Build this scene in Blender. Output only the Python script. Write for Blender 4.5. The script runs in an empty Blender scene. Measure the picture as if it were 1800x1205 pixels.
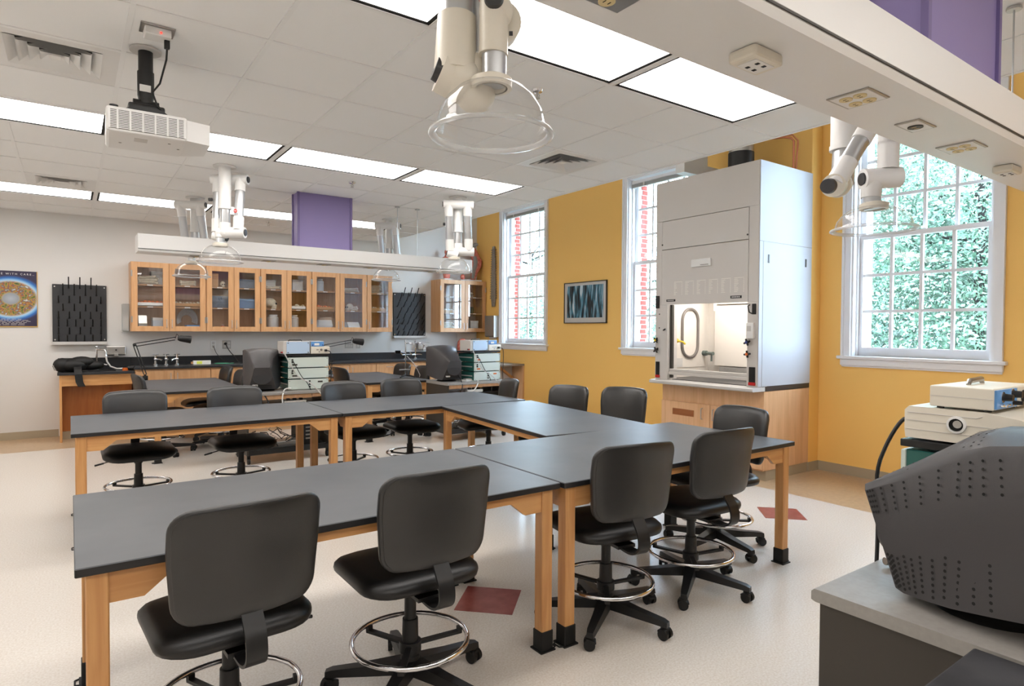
import bpy, bmesh, math, random
from mathutils import Vector, Matrix
random.seed(7)
R = math.radians
COL = bpy.context.scene.collection
S = bpy.context.scene

# ---------------------------------------------------------------- camera
cam_d = bpy.data.cameras.new('camera'); cam = bpy.data.objects.new('camera', cam_d); COL.objects.link(cam)
F, YAW, PIT, ROL, H = 1094.12, .6179, -.0222, -.0056, 1.4468
cam_d.sensor_fit = 'HORIZONTAL'; cam_d.sensor_width = 36.0; cam_d.lens = 36.0 * F / 1800
cam_d.clip_start = .05; cam_d.clip_end = 300
_f = Vector((math.sin(YAW) * math.cos(PIT), math.cos(YAW) * math.cos(PIT), math.sin(PIT)))
_r = Vector((math.cos(YAW), -math.sin(YAW), 0)); _d = _f.cross(_r)
_r2 = math.cos(ROL) * _r + math.sin(ROL) * _d; _d2 = -math.sin(ROL) * _r + math.cos(ROL) * _d
cam.matrix_world = Matrix(((_r2.x, -_d2.x, -_f.x, 0), (_r2.y, -_d2.y, -_f.y, 0), (_r2.z, -_d2.z, -_f.z, H), (0, 0, 0, 1)))
S.camera = cam

# ---------------------------------------------------------------- exposure, sky, sun
S.view_settings.view_transform = 'Standard'; S.view_settings.look = 'None'
S.view_settings.gamma = 1; S.view_settings.use_curve_mapping = False
S.view_settings.exposure = 0.84
PANEL = 4.7          # luminance of the ceiling light diffusers
SKY = 15.0
w = bpy.data.worlds.new('sky'); S.world = w; w.use_nodes = True
nt = w.node_tree; bg = nt.nodes['Background']
bg.inputs['Color'].default_value = (.60, .79, 1.0, 1); bg.inputs['Strength'].default_value = SKY
sun_d = bpy.data.lights.new('sun', 'SUN'); sun = bpy.data.objects.new('sun', sun_d); COL.objects.link(sun)
sun_d.energy = 4.5; sun_d.angle = R(1); sun_d.color = (1, .96, .88)
sun.rotation_euler = (R(12), R(-38), 0)      # from the far side of the building, high: never enters the windows

# ---------------------------------------------------------------- colour and materials
def lin(c):
    return tuple((v / 255 / 12.92) if v / 255 <= .04045 else ((v / 255 + .055) / 1.055) ** 2.4 for v in c) + (1,)
MATS = {}
def mat(name, col, rough=.5, metal=0, noise=0, scale=8, col2=None, stretch=(1, 1, 1), bump=0, bscale=None, spec=.5, emit=0, coat=0):
    if name in MATS: return MATS[name]
    m = bpy.data.materials.new(name); m.use_nodes = True; MATS[name] = m
    n, l = m.node_tree.nodes, m.node_tree.links; b = n['Principled BSDF']
    b.inputs['Roughness'].default_value = rough; b.inputs['Metallic'].default_value = metal
    b.inputs['Specular IOR Level'].default_value = spec
    b.inputs['Base Color'].default_value = lin(col)
    if coat: b.inputs['Coat Weight'].default_value = coat
    if emit:
        b.inputs['Emission Color'].default_value = lin(col); b.inputs['Emission Strength'].default_value = emit
    if noise or bump:
        tc = n.new('ShaderNodeTexCoord'); mp = n.new('ShaderNodeMapping'); mp.inputs['Scale'].default_value = stretch
        l.new(tc.outputs['Object'], mp.inputs['Vector'])
        nz = n.new('ShaderNodeTexNoise'); nz.inputs['Scale'].default_value = scale; nz.inputs['Detail'].default_value = 5
        l.new(mp.outputs['Vector'], nz.inputs['Vector'])
        if noise:
            cr = n.new('ShaderNodeValToRGB')
            c2 = lin(col2) if col2 else tuple(v * (1 - noise) for v in lin(col)[:3]) + (1,)
            cr.color_ramp.elements[0].color = lin(col); cr.color_ramp.elements[1].color = c2
            cr.color_ramp.elements[0].position = .35; cr.color_ramp.elements[1].position = .68
            l.new(nz.outputs['Fac'], cr.inputs['Fac']); l.new(cr.outputs['Color'], b.inputs['Base Color'])
        if bump:
            bp = n.new('ShaderNodeBump'); bp.inputs['Strength'].default_value = bump; bp.inputs['Distance'].default_value = .004
            if bscale:
                nb = n.new('ShaderNodeTexNoise'); nb.inputs['Scale'].default_value = bscale
                l.new(tc.outputs['Object'], nb.inputs['Vector']); l.new(nb.outputs['Fac'], bp.inputs['Height'])
            else: l.new(nz.outputs['Fac'], bp.inputs['Height'])
            l.new(bp.outputs['Normal'], b.inputs['Normal'])
    return m
def wood(name, c1, c2, stretch, rough=.35):
    m = bpy.data.materials.new(name); m.use_nodes = True
    n, l = m.node_tree.nodes, m.node_tree.links; b = n['Principled BSDF']
    tc = n.new('ShaderNodeTexCoord'); mp = n.new('ShaderNodeMapping'); mp.inputs['Scale'].default_value = stretch
    oi = n.new('ShaderNodeObjectInfo'); ad = n.new('ShaderNodeVectorMath')
    l.new(tc.outputs['Object'], ad.inputs[0]); l.new(oi.outputs['Random'], ad.inputs[1]); l.new(ad.outputs[0], mp.inputs['Vector'])
    nz = n.new('ShaderNodeTexNoise'); nz.inputs['Scale'].default_value = 3; nz.inputs['Detail'].default_value = 6; nz.inputs['Distortion'].default_value = .6
    l.new(mp.outputs['Vector'], nz.inputs['Vector'])
    cr = n.new('ShaderNodeValToRGB'); cr.color_ramp.elements[0].color = lin(c1); cr.color_ramp.elements[1].color = lin(c2)
    cr.color_ramp.elements[0].position = .38; cr.color_ramp.elements[1].position = .66
    l.new(nz.outputs['Fac'], cr.inputs['Fac']); l.new(cr.outputs['Color'], b.inputs['Base Color'])
    b.inputs['Roughness'].default_value = rough
    return m
def clear(name, tint=(1, 1, 1), rough=.02, body=0.0, ior=1.45):
    """thin clear sheet: a see-through film with a Fresnel reflection and a little milky body"""
    m = bpy.data.materials.new(name); m.use_nodes = True
    n, l = m.node_tree.nodes, m.node_tree.links; n.clear()
    o = n.new('ShaderNodeOutputMaterial'); t = n.new('ShaderNodeBsdfTransparent'); t.inputs[0].default_value = (*tint, 1)
    g = n.new('ShaderNodeBsdfGlossy'); g.inputs['Roughness'].default_value = rough
    lw = n.new('ShaderNodeLayerWeight'); lw.inputs['Blend'].default_value = .5
    pw = n.new('ShaderNodeMath'); pw.operation = 'POWER'; pw.inputs[1].default_value = 4.5; l.new(lw.outputs['Facing'], pw.inputs[0])
    fr = n.new('ShaderNodeMath'); fr.operation = 'MULTIPLY_ADD'; fr.inputs[1].default_value = .85; fr.inputs[2].default_value = ((ior - 1) / (ior + 1)) ** 2 * 1.6; l.new(pw.outputs[0], fr.inputs[0])
    mx = n.new('ShaderNodeMixShader'); l.new(fr.outputs[0], mx.inputs[0]); l.new(t.outputs[0], mx.inputs[1]); l.new(g.outputs[0], mx.inputs[2])
    last = mx
    if body:
        d = n.new('ShaderNodeBsdfDiffuse'); d.inputs[0].default_value = (.9, .9, .9, 1)
        m2 = n.new('ShaderNodeMixShader'); m2.inputs[0].default_value = body
        l.new(mx.outputs[0], m2.inputs[1]); l.new(d.outputs[0], m2.inputs[2]); last = m2
    l.new(last.outputs[0], o.inputs[0])
    return m
M_wall = mat('wall_paint_white', (222, 219, 215), .75, bump=.05, bscale=220)
M_yel = mat('wall_paint_yellow', (253, 204, 114), .6, bump=.05, bscale=220)
M_tile = mat('ceiling_tile_white', (246, 246, 245), .9, bump=.25, bscale=420)
M_tbar = mat('ceiling_bar_white', (243, 243, 242), .5)
M_white = mat('white_enamel', (232, 231, 229), .35)
M_whitegloss = mat('white_gloss_enamel', (192, 194, 200), .5)
M_cream = mat('cream_plastic', (226, 219, 204), .35)
M_trim = mat('window_trim_white', (238, 238, 240), .4)
M_beige = mat('beige_enamel', (208, 203, 198), .4)
M_lite = mat('light_grey_enamel', (203, 200, 196), .4)
M_alu = mat('aluminium', (198, 200, 202), .32, .75)
M_chrome = mat('chrome', (225, 225, 228), .12, 1)
M_steel = mat('stainless_steel', (178, 176, 172), .3, .9)
M_black = mat('black_plastic', (20, 20, 21), .42)
M_blk2 = mat('black_rubber', (13, 13, 13), .6)
M_char = mat('charcoal_plastic', (62, 60, 62), .42, bump=.1, bscale=600)
M_vinyl = mat('black_vinyl', (22, 22, 23), .38, noise=.4, scale=5, col2=(30, 30, 31), bump=.12, bscale=300, spec=.8)
M_vshell = mat('black_back_shell', (28, 28, 28), .36, noise=.4, scale=5, col2=(38, 37, 36), bump=.1, bscale=400, spec=.7)
M_seat = mat('black_seat_vinyl', (15, 15, 16), .42, bump=.1, bscale=300)
M_top = mat('black_epoxy_top_sheen', (80, 83, 88), .42, noise=.5, scale=2.3, col2=(94, 96, 100), bump=.02, bscale=200, spec=.4)  # greyer than the edge: dust and bluish window sheen are put into this colour
M_edge = mat('black_epoxy_edge', (30, 30, 32), .4)
M_counter = mat('black_counter', (38, 39, 42), .35, noise=.3, scale=3, col2=(47, 48, 51))
M_purple = mat('purple_paint', (146, 132, 184), .5)
M_base = mat('vinyl_baseboard_tan', (172, 158, 134), .5)
M_red = mat('red_plastic', (196, 36, 34), .4)
M_green = mat('green_enamel', (40, 100, 92), .4)
M_blue = mat('blue_panel', (96, 152, 210), .4)
M_paleblue = mat('pale_blue_panel', (186, 208, 232), .4)
M_palegreen = mat('pale_grey_green_panel', (206, 216, 208), .4)
M_copper = mat('copper', (190, 120, 90), .35, .8)
M_grey = mat('grey_laminate', (150, 146, 141), .45, noise=.1, scale=60)
M_dkgrey = mat('dark_grey', (58, 55, 50), .5)
M_bone = mat('bone', (224, 212, 188), .6, noise=.25, scale=20)
M_card = mat('cardboard', (186, 140, 92), .8)
M_paper = mat('paper_white', (232, 230, 226), .7)
M_muscle = mat('muscle_red', (196, 84, 68), .5, noise=.4, scale=25, col2=(222, 150, 130))
M_knob = mat('dark_grey_knob', (52, 52, 54), .4)
M_yellowp = mat('yellow_plastic', (224, 190, 40), .4)
M_orange = mat('orange_plastic', (226, 110, 40), .4)
M_ivory = mat('ivory_plastic', (222, 202, 150), .4)
M_dark = mat('dark_void', (16, 16, 16), .8)
M_redtile = mat('red_vinyl_tile', (140, 66, 62), .28, noise=.3, scale=14, col2=(160, 88, 82))
M_floor = mat('vinyl_floor_cream', (225, 219, 211), .24, noise=.16, scale=110, col2=(210, 200, 188))
M_border = mat('vinyl_floor_tan', (194, 166, 132), .3, noise=.12, scale=26, col2=(180, 152, 120))
M_brick = mat('red_brick', (136, 48, 38), .85, noise=.35, scale=30, col2=(150, 62, 50), bump=.4)
M_mortar = mat('mortar', (176, 168, 160), .9)
M_sawfish = mat('grey_brown_horn', (150, 141, 128), .6, noise=.3, scale=30)
M_leaf = mat('leaf_green', (52, 84, 64), .5, noise=.6, scale=1.1, col2=(112, 142, 116))
M_bark = mat('bark', (44, 38, 36), .9, noise=.5, scale=9, bump=.6)
M_grass = mat('grass', (84, 92, 78), .9, noise=.4, scale=3)
W_V = wood('maple_vertical', (214, 160, 102), (196, 138, 82), (9, 9, .8))
W_X = wood('maple_along_x', (216, 162, 104), (198, 140, 84), (.8, 9, 9))
W_Y = wood('maple_along_y', (216, 162, 104), (198, 140, 84), (9, .8, 9))
W_CAB = wood('cabinet_maple', (214, 166, 120), (202, 152, 104), (8, 8, .8))
W_IN = wood('cabinet_inside', (176, 132, 92), (160, 116, 78), (.8, 8, 8), .5)
W_HOOD = wood('hood_base_maple', (230, 184, 142), (218, 170, 126), (7, 7, .6))
M_glass = clear('window_glass', (.97, .99, .99))
M_cabglass = clear('cabinet_glass', (.92, .93, .94), ior=1.9)
M_dome = clear('clear_acrylic_dome', (.97, .97, .97), .03, .05, 1.5)
M_rim = clear('clear_acrylic_rim', (.95, .96, .97), .06, .32, 1.9)
M_clearp = clear('clear_plastic', (.85, .87, .88), .1, .25, 1.45)
M_sash = clear('hood_sash_glass', (.96, .96, .96))
M_glow = mat('light_diffuser', (255, 250, 245), .6, emit=PANEL)

# ---------------------------------------------------------------- mesh builder
class MB:
    def __init__(s): s.b = bmesh.new(); s.smooth = False
    def box(s, c, d, rot=None, bev=0, seg=2):
        m = bmesh.ops.create_cube(s.b, size=1)
        vs = m['verts']
        for v in vs: v.co = Vector((v.co.x * d[0], v.co.y * d[1], v.co.z * d[2]))
        if bev:
            es = list({e for v in vs for e in v.link_edges})
            g = bmesh.ops.bevel(s.b, geom=es, offset=bev, segments=seg, affect='EDGES', profile=.5)
            vs = list({v for f in g['faces'] for v in f.verts} | {v for v in vs if v.is_valid})
        mt = Matrix.Translation(c) @ (rot.to_4x4() if rot is not None else Matrix())
        for v in vs: v.co = mt @ v.co
        return vs
    def bx(s, x0, x1, y0, y1, z0, z1, bev=0, seg=2):
        return s.box(((x0 + x1) / 2, (y0 + y1) / 2, (z0 + z1) / 2), (abs(x1 - x0), abs(y1 - y0), abs(z1 - z0)), None, bev, seg)
    def cyl(s, p0, p1, r0, r1=None, n=20, cap=True):
        r1 = r0 if r1 is None else r1
        p0, p1 = Vector(p0), Vector(p1); a = (p1 - p0).normalized()
        u = a.orthogonal().normalized(); v = a.cross(u)
        A = [s.b.verts.new(p0 + r0 * (math.cos(t) * u + math.sin(t) * v)) for t in (2 * math.pi * i / n for i in range(n))]
        B = [s.b.verts.new(p1 + r1 * (math.cos(t) * u + math.sin(t) * v)) for t in (2 * math.pi * i / n for i in range(n))]
        for i in range(n): s.b.faces.new((A[i], A[(i + 1) % n], B[(i + 1) % n], B[i]))
        if cap: s.b.faces.new(A[::-1]); s.b.faces.new(B)
        s.smooth = True
    def tube(s, pts, r, n=8, closed=False, cap=True):
        pts = [Vector(p) for p in pts]; N = len(pts); rings = []; prev = None
        for i, p in enumerate(pts):
            if closed: t = (pts[(i + 1) % N] - pts[i - 1])
            else: t = pts[min(i + 1, N - 1)] - pts[max(i - 1, 0)]
            t.normalize()
            if prev is None: u = t.orthogonal().normalized()
            else:
                u = prev - t * prev.dot(t)
                u = u.normalized() if u.length > 1e-6 else t.orthogonal().normalized()
            prev = u; v = t.cross(u)
            rr = r[i] if isinstance(r, (list, tuple)) else r
            rings.append([s.b.verts.new(p + rr * (math.cos(2 * math.pi * k / n) * u + math.sin(2 * math.pi * k / n) * v)) for k in range(n)])
        for i in range(N if closed else N - 1):
            A, B = rings[i], rings[(i + 1) % N]
            off = 0
            if closed and i == N - 1:
                off = min(range(n), key=lambda k: (B[k].co - A[0].co).length)
            for k in range(n): s.b.faces.new((A[k], A[(k + 1) % n], B[(k + 1 + off) % n], B[(k + off) % n]))
        if cap and not closed: s.b.faces.new(rings[0][::-1]); s.b.faces.new(rings[-1])
        s.smooth = True
    def lathe(s, prof, c=(0, 0, 0), n=32, mt=None):
        c = Vector(c); rings = []
        for r, z in prof:
            if r < 1e-5: rings.append([s.b.verts.new((0, 0, z))])
            else: rings.append([s.b.verts.new((r * math.cos(2 * math.pi * k / n), r * math.sin(2 * math.pi * k / n), z)) for k in range(n)])
        for A, B in zip(rings, rings[1:]):
            for k in range(n):
                q = [A[k % len(A)], A[(k + 1) % len(A)], B[(k + 1) % len(B)], B[k % len(B)]]
                q = [v for i, v in enumerate(q) if v not in q[:i]]
                if len(q) > 2:
                    try: s.b.faces.new(q)
                    except ValueError: pass
        for rg in rings:
            for v in rg: v.co = (mt @ v.co if mt is not None else v.co) + c
        s.smooth = True
    def prism(s, poly, axis, a, b):
        """poly in the two other axes, extruded along axis from a to b"""
        def P(q, t): return ((t, q[0], q[1]), (q[0], t, q[1]), (q[0], q[1], t))[axis]
        A = [s.b.verts.new(P(q, a)) for q in poly]; B = [s.b.verts.new(P(q, b)) for q in poly]; n = len(poly)
        s.b.faces.new(A[::-1]); s.b.faces.new(B)
        for i in range(n): s.b.faces.new((A[i], A[(i + 1) % n], B[(i + 1) % n], B[i]))
    def loft(s, rings, cap=True):
        vs = [[s.b.verts.new(p) for p in rg] for rg in rings]; n = len(vs[0])
        for A, B in zip(vs, vs[1:]):
            for k in range(n): s.b.faces.new((A[k], A[(k + 1) % n], B[(k + 1) % n], B[k]))
        if cap: s.b.faces.new(vs[0][::-1]); s.b.faces.new(vs[-1])
        return vs
    def quad(s, pts): s.b.faces.new([s.b.verts.new(p) for p in pts])
    def ball(s, c, r, n=12):
        r = (r, r, r) if not isinstance(r, (tuple, list)) else r
        m = bmesh.ops.create_uvsphere(s.b, u_segments=n, v_segments=max(6, n * 2 // 3), radius=1)
        for v in m['verts']: v.co = Vector((v.co.x * r[0] + c[0], v.co.y * r[1] + c[1], v.co.z * r[2] + c[2]))
        s.smooth = True
    def xf(s, mt):
        for v in s.b.verts: v.co = mt @ v.co
    def mesh(s, name, m, angle=35):
        bmesh.ops.recalc_face_normals(s.b, faces=s.b.faces)
        me = bpy.data.meshes.new(name); s.b.to_mesh(me); s.b.free()
        for mm in (m if isinstance(m, (list, tuple)) else [m]): me.materials.append(mm)
        if s.smooth:
            for p in me.polygons: p.use_smooth = True
            me.set_sharp_from_angle(angle=R(angle))
        return me
    def build(s, name, m, parent=None, loc=(0, 0, 0), angle=35):
        return link(name, s.mesh(name, m, angle), parent, loc)
def link(name, me, parent=None, loc=(0, 0, 0), rot=None):
    o = bpy.data.objects.new(name, me); COL.objects.link(o); o.location = loc
    if rot is not None: o.rotation_euler = rot
    if parent is not None: o.parent = parent
    return o
def tag(o, label=None, cat=None, group=None, kind=None):
    if label: o['label'] = label
    if cat: o['category'] = cat
    if group: o['group'] = group
    if kind: o['kind'] = kind
    return o
def thing(name, label, cat, loc=(0, 0, 0), rz=0, group=None):
    o = bpy.data.objects.new(name, None); COL.objects.link(o); o.location = loc; o.rotation_euler = (0, 0, rz)
    o.empty_display_size = .1
    return tag(o, label, cat, group)
def struct(name, mb, m, parent=None):
    o = mb.build(name, m, parent)
    if parent is None: o['kind'] = 'structure'
    return o
def copy_tree(o, parent=None):
    c = o.copy(); COL.objects.link(c)
    if parent is not None: c.parent = parent
    for ch in list(o.children): copy_tree(ch, c)
    return c
def text(s, size, m, name, parent, loc, rot, extrude=.0006, align='CENTER'):
    cu = bpy.data.curves.new(name, 'FONT'); cu.body = s; cu.size = size; cu.extrude = extrude; cu.align_x = align; cu.resolution_u = 2
    t = bpy.data.objects.new(name, cu); COL.objects.link(t)
    dg = bpy.context.evaluated_depsgraph_get()
    me = bpy.data.meshes.new_from_object(t.evaluated_get(dg)); bpy.data.objects.remove(t)
    me.materials.clear(); me.materials.append(m)
    return link(name, me, parent, loc, rot)
def rfine(w, h, r, n=6, k=7):
    q = rrect(w, h, r, n); out = []
    for i, a in enumerate(q):
        b = q[(i + 1) % len(q)]; out.append(a); L = math.hypot(b[0] - a[0], b[1] - a[1])
        if L > r * .6:
            for t in range(1, k): out.append((a[0] + (b[0] - a[0]) * t / k, a[1] + (b[1] - a[1]) * t / k))
    return out
def rrect(w, h, r, n=6):
    """rounded rectangle outline, centred"""
    out = []
    for cx, cy, a0 in ((w / 2 - r, h / 2 - r, 0), (-w / 2 + r, h / 2 - r, 90), (-w / 2 + r, -h / 2 + r, 180), (w / 2 - r, -h / 2 + r, 270)):
        for i in range(n + 1):
            a = R(a0 + 90 * i / n); out.append((cx + r * math.cos(a), cy + r * math.sin(a)))
    return out

# ================================================================ ROOM SHELL
YB, W, CZ = 10.15, 6.376, 2.934       # back wall, window wall, ceiling
XL, YF, TOPZ, CE = -2.6, -3.4, 3.95, 4.45
GX, GY, G = .2511, 5.2206, .61
# floor: cream field, tan border along two walls, red diamonds let in
f = MB()
f.bx(XL - .2, 5.2, YF - .2, 9.08, -.1, 0)
floor = struct('floor', f, M_floor)
b = MB(); b.bx(5.2, W + .3, YF - .2, YB + .2, -.1, 0); b.bx(XL - .2, 5.2, 9.08, YB + .2, -.1, 0)
fb = b.build('floor_border', M_border, floor)
for cx, cy in ((1.8156, 2.755), (4.586, 2.755), (1.8156, -.29), (-.95, 2.755)):
    m = MB(); a = .2155
    m.prism([(cx + a, cy), (cx, cy + a), (cx - a, cy), (cx, cy - a)], 2, .0, .0015)
    m.build('red_tile', M_redtile, floor)
# walls
m = MB(); m.bx(XL - .2, W + .35, YB, YB + .2, 0, TOPZ); struct('wall_back', m, M_wall)
m = MB(); m.bx(XL - .2, XL, YF, YB, 0, TOPZ); struct('wall_left', m, M_wall)
m = MB(); m.bx(XL - .2, W + .35, YF - .2, YF, 0, TOPZ); struct('wall_front', m, M_wall)
m = MB(); m.bx(XL - .2, W + .4, YF - .2, YB + .2, TOPZ, TOPZ + .2); struct('roof', m, M_lite)
WINS = [(7.965, 9.34), (4.925, 6.27), (1.86, 3.2)]       # outer edges of the casings along the window wall
CAS, Z0, Z1 = .084, 1.20, 3.55
m = MB(); X0, X1 = W, W + .16
ys = [YF] + [v for (a, c) in sorted(WINS) for v in (a + CAS, c - CAS)] + [YB]
for a, c in zip(ys[0::2], ys[1::2]): m.bx(X0, X1, a, c, 0, TOPZ)
for a, c in WINS: m.bx(X0, X1, a + CAS, c - CAS, 0, Z0); m.bx(X0, X1, a + CAS, c - CAS, Z1, TOPZ)
wr = struct('wall_right', m, M_yel)
m = MB(); m.bx(6.186, W, 3.433, 4.72, 0, TOPZ, .012, 3); pier = m.build('pier', M_yel, wr)
# outer brick skin with individually laid reveal bricks
m = MB(); X0, X1 = W + .16, W + .36
for a, c in zip(ys[0::2], ys[1::2]): m.bx(X0, X1, a - (.03 if a > YF else .2), c - (.03 if c < YB else -.2), -.5, TOPZ)
for a, c in WINS: m.bx(X0, X1, a + CAS - .03, c - CAS - .03, -.5, Z0 - .03); m.bx(X0, X1, a + CAS - .03, c - CAS - .03, Z1, TOPZ)
skin = m.build('outer_skin', M_mortar, wr)
bm = MB(); bm.box((0, 0, 0), (.105, .012, .056)); brick_me = bm.mesh('brick', M_brick)
for a, c in WINS[:2]:
    yb = c - CAS - .03
    for k in range(35):
        z = Z0 + .02 + k * .0677
        link('brick', brick_me, wr, (W + .16 + .145 - (.02 if k % 2 else 0), yb - .001, z))
# baseboards
def baseboard(name, segs):
    m = MB()
    for (x0, x1, y0, y1) in segs:
        m.bx(x0, x1, y0, y1, 0, .095); 
        if x1 - x0 > y1 - y0: m.bx(x0, x1, y0 - .004, y1, 0, .012)
        else: m.bx(x0 - .004, x1, y0, y1, 0, .012)
    struct(name, m, M_base)
baseboard('baseboard_back', [(XL, -.13, YB - .008, YB)])
baseboard('baseboard_right', [(W - .008, W, YF, 3.433), (6.186 - .008, 6.186, 3.43, 4.72), (W - .008, W, 4.72, YB), (6.186, W, 3.425, 3.433)])
baseboard('baseboard_left', [(XL, XL + .008, YF, YB)])
# ceiling: bar grid + tiles, lights and vents in place of some of them
lights = [(i, j) for j in (-10, -5, 0, 5) for i in (-4, -2, 0, 2, 4)]
lit = {(i + d, j) for i, j in lights for d in (0, 1)} - {(6, j) for j in range(-20, 20)} 
lit = {(i + d, j) for i, j in lights for d in (0, 1)}
vents = {(-1, -2): 1, (-1, 4): 1, (5, -2): 2}
m = MB()
nx0, nx1, ny0, ny1 = -5, 7, -14, 8
for i in range(nx0, nx1): 
    x = GX + G * i; skip = sorted(j for a, j in lights if a + 1 == i); y0 = YF
    for j in skip: m.bx(x - .012, x + .012, y0, GY + G * j, CZ - .002, CZ + .03); y0 = GY + G * (j + 1)
    m.bx(x - .012, x + .012, y0, YB, CZ - .002, CZ + .03)
for j in range(ny0, ny1 + 1):
    y = GY + G * j
    m.bx(XL, CE, y - .012, y + .012, CZ - .0028, CZ + .029)
m.bx(CE - .02, CE + .004, YF, YB, CZ - .004, CZ + .05)
ceil = struct('ceiling', m, M_tbar)
tm = MB(); tm.box((0, 0, .011), (G - .018, G - .018, .018), None, .004, 1); tile_me = tm.mesh('ceiling_tile', M_tile)
edge_me = {}
for i in range(nx0, 7):
    for j in range(ny0, ny1 + 1):
        if (i, j) in lit or (i, j) in vents: continue
        x, y = GX + G * (i + .5), GY + G * (j + .5)
        if GY + G * j > YB - .02 or y < YF: continue
        x0, x1 = max(x - G / 2 + .009, XL), min(x + G / 2 - .009, CE - .015)
        y0, y1 = y - G / 2 + .009, min(y + G / 2 - .009, YB)
        if x1 - x0 < .05: continue
        if x1 - x0 < G - .03 or y1 - y0 < G - .03:
            key = (round(x1 - x0, 3), round(y1 - y0, 3))
            if key not in edge_me:
                q = MB(); q.box((0, 0, .011), (key[0], key[1], .018)); edge_me[key] = q.mesh('ceiling_tile', M_tile)
            link('ceiling_tile', edge_me[key], ceil, ((x0 + x1) / 2, (y0 + y1) / 2, CZ))
        else: link('ceiling_tile', tile_me, ceil, (x, y, CZ))
# last narrow strip of tiles is cut at the free edge of the ceiling

# ---------------------------------------------------------------- windows
def window(n, a, c):
    """a..c: outer casing edges along y; parts of the setting"""
    xf = W
    m = MB(); m.bx(xf - .022, xf, a, a + CAS, Z0, Z1 + CAS); m.bx(xf - .022, xf, c - CAS, c, Z0, Z1 + CAS); m.bx(xf - .022, xf, a + CAS, c - CAS, Z1, Z1 + CAS)
    for q0, q1 in ((a, a + .022), (c - .022, c)): m.bx(xf - .036, xf - .022, q0, q1, Z0, Z1 + CAS)
    m.bx(xf - .036, xf - .022, a, c, Z1 + CAS - .022, Z1 + CAS)
    win = struct('window_%d' % n, m, M_trim)
    ia, ic = a + CAS, c - CAS
    m = MB(); m.bx(xf, xf + .2, ia, ia + .018, Z0, Z1); m.bx(xf, xf + .2, ic - .018, ic, Z0, Z1); m.bx(xf, xf + .2, ia, ic, Z1 - .018, Z1)
    m.bx(xf + .06, xf + .075, ia, ia + .035, Z0, Z1); m.bx(xf + .06, xf + .075, ic - .035, ic, Z0, Z1)
    m.build('window_jamb', M_trim, win)
    m = MB(); m.bx(xf - .06, xf + .2, a - .03, c + .03, Z0 - .032, Z0, .006); m.bx(xf - .035, xf, a - .005, c + .005, Z0 - .095, Z0 - .03, .008); m.bx(xf - .018, xf, a + .005, c - .005, Z0 - .11, Z0 - .09)
    m.build('window_sill', M_trim, win)
    ja, jc = ia + .018, ic - .018
    for name, z0, z1, xs, br in (('lower_sash', Z0, 2.40, xf + .085, .085), ('upper_sash', 2.36, Z1 - .018, xf + .135, .045)):
        m = MB(); st = .05
        m.bx(xs, xs + .04, ja, ja + st, z0, z1); m.bx(xs, xs + .04, jc - st, jc, z0, z1)
        m.bx(xs, xs + .04, ja + st, jc - st, z0, z0 + br); m.bx(xs, xs + .04, ja + st, jc - st, z1 - .045, z1)
        sash = m.build(name, M_trim, win)
        gy0, gy1, gz0, gz1 = ja + st, jc - st, z0 + br, z1 - .045
        q = MB()
        for k in (1, 2, 3): y = gy0 + (gy1 - gy0) * k / 4; q.bx(xs + .006, xs + .034, y - .014, y + .014, gz0, gz1)
        for k in (1, 2): z = gz0 + (gz1 - gz0) * k / 3; q.bx(xs + .008, xs + .032, gy0, gy1, z - .014, z + .014)
        q.build('muntins', M_trim, sash)
        pw, ph = (gy1 - gy0) / 4, (gz1 - gz0) / 3
        q = MB(); q.quad([(0, -pw / 2, -ph / 2), (0, pw / 2, -ph / 2), (0, pw / 2, ph / 2), (0, -pw / 2, ph / 2)]); pm = q.mesh('window_pane', M_glass)
        for u in range(4):
            for v in range(3): link('window_pane', pm, sash, (xs + .02, gy0 + pw * (u + .5), gz0 + ph * (v + .5)))
    return win
for n, (a, c) in enumerate(WINS): window(n + 1, a, c)
for n, (a, c) in enumerate(WINS):
    t = thing('window_blind', ('raised slatted blind under the head of the window nearest the back wall', 'raised slatted blind at the top of the window behind the fume hood', 'raised slatted blind at the top of the right-hand window')[n], 'blind', (W + .06, (a + c) / 2, 3.43), 0, 'raised window blinds')
    wd = c - a - 2 * CAS - .05
    m = MB(); m.bx(-.02, .02, -wd / 2, wd / 2, .04, .085, .004); m.build('head_rail', M_trim, t)
    m = MB()
    for k in range(9): m.bx(-.022, .022, -wd / 2, wd / 2, -.012 + k * .0055, -.0095 + k * .0055)
    m.build('slat_stack', M_lite, t)
    m = MB()
    for y in (-wd * .32, wd * .3): m.bx(-.024, .024, y - .012, y + .012, -.014, .04)
    m.build('ladder_tape', M_paper, t)

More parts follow.
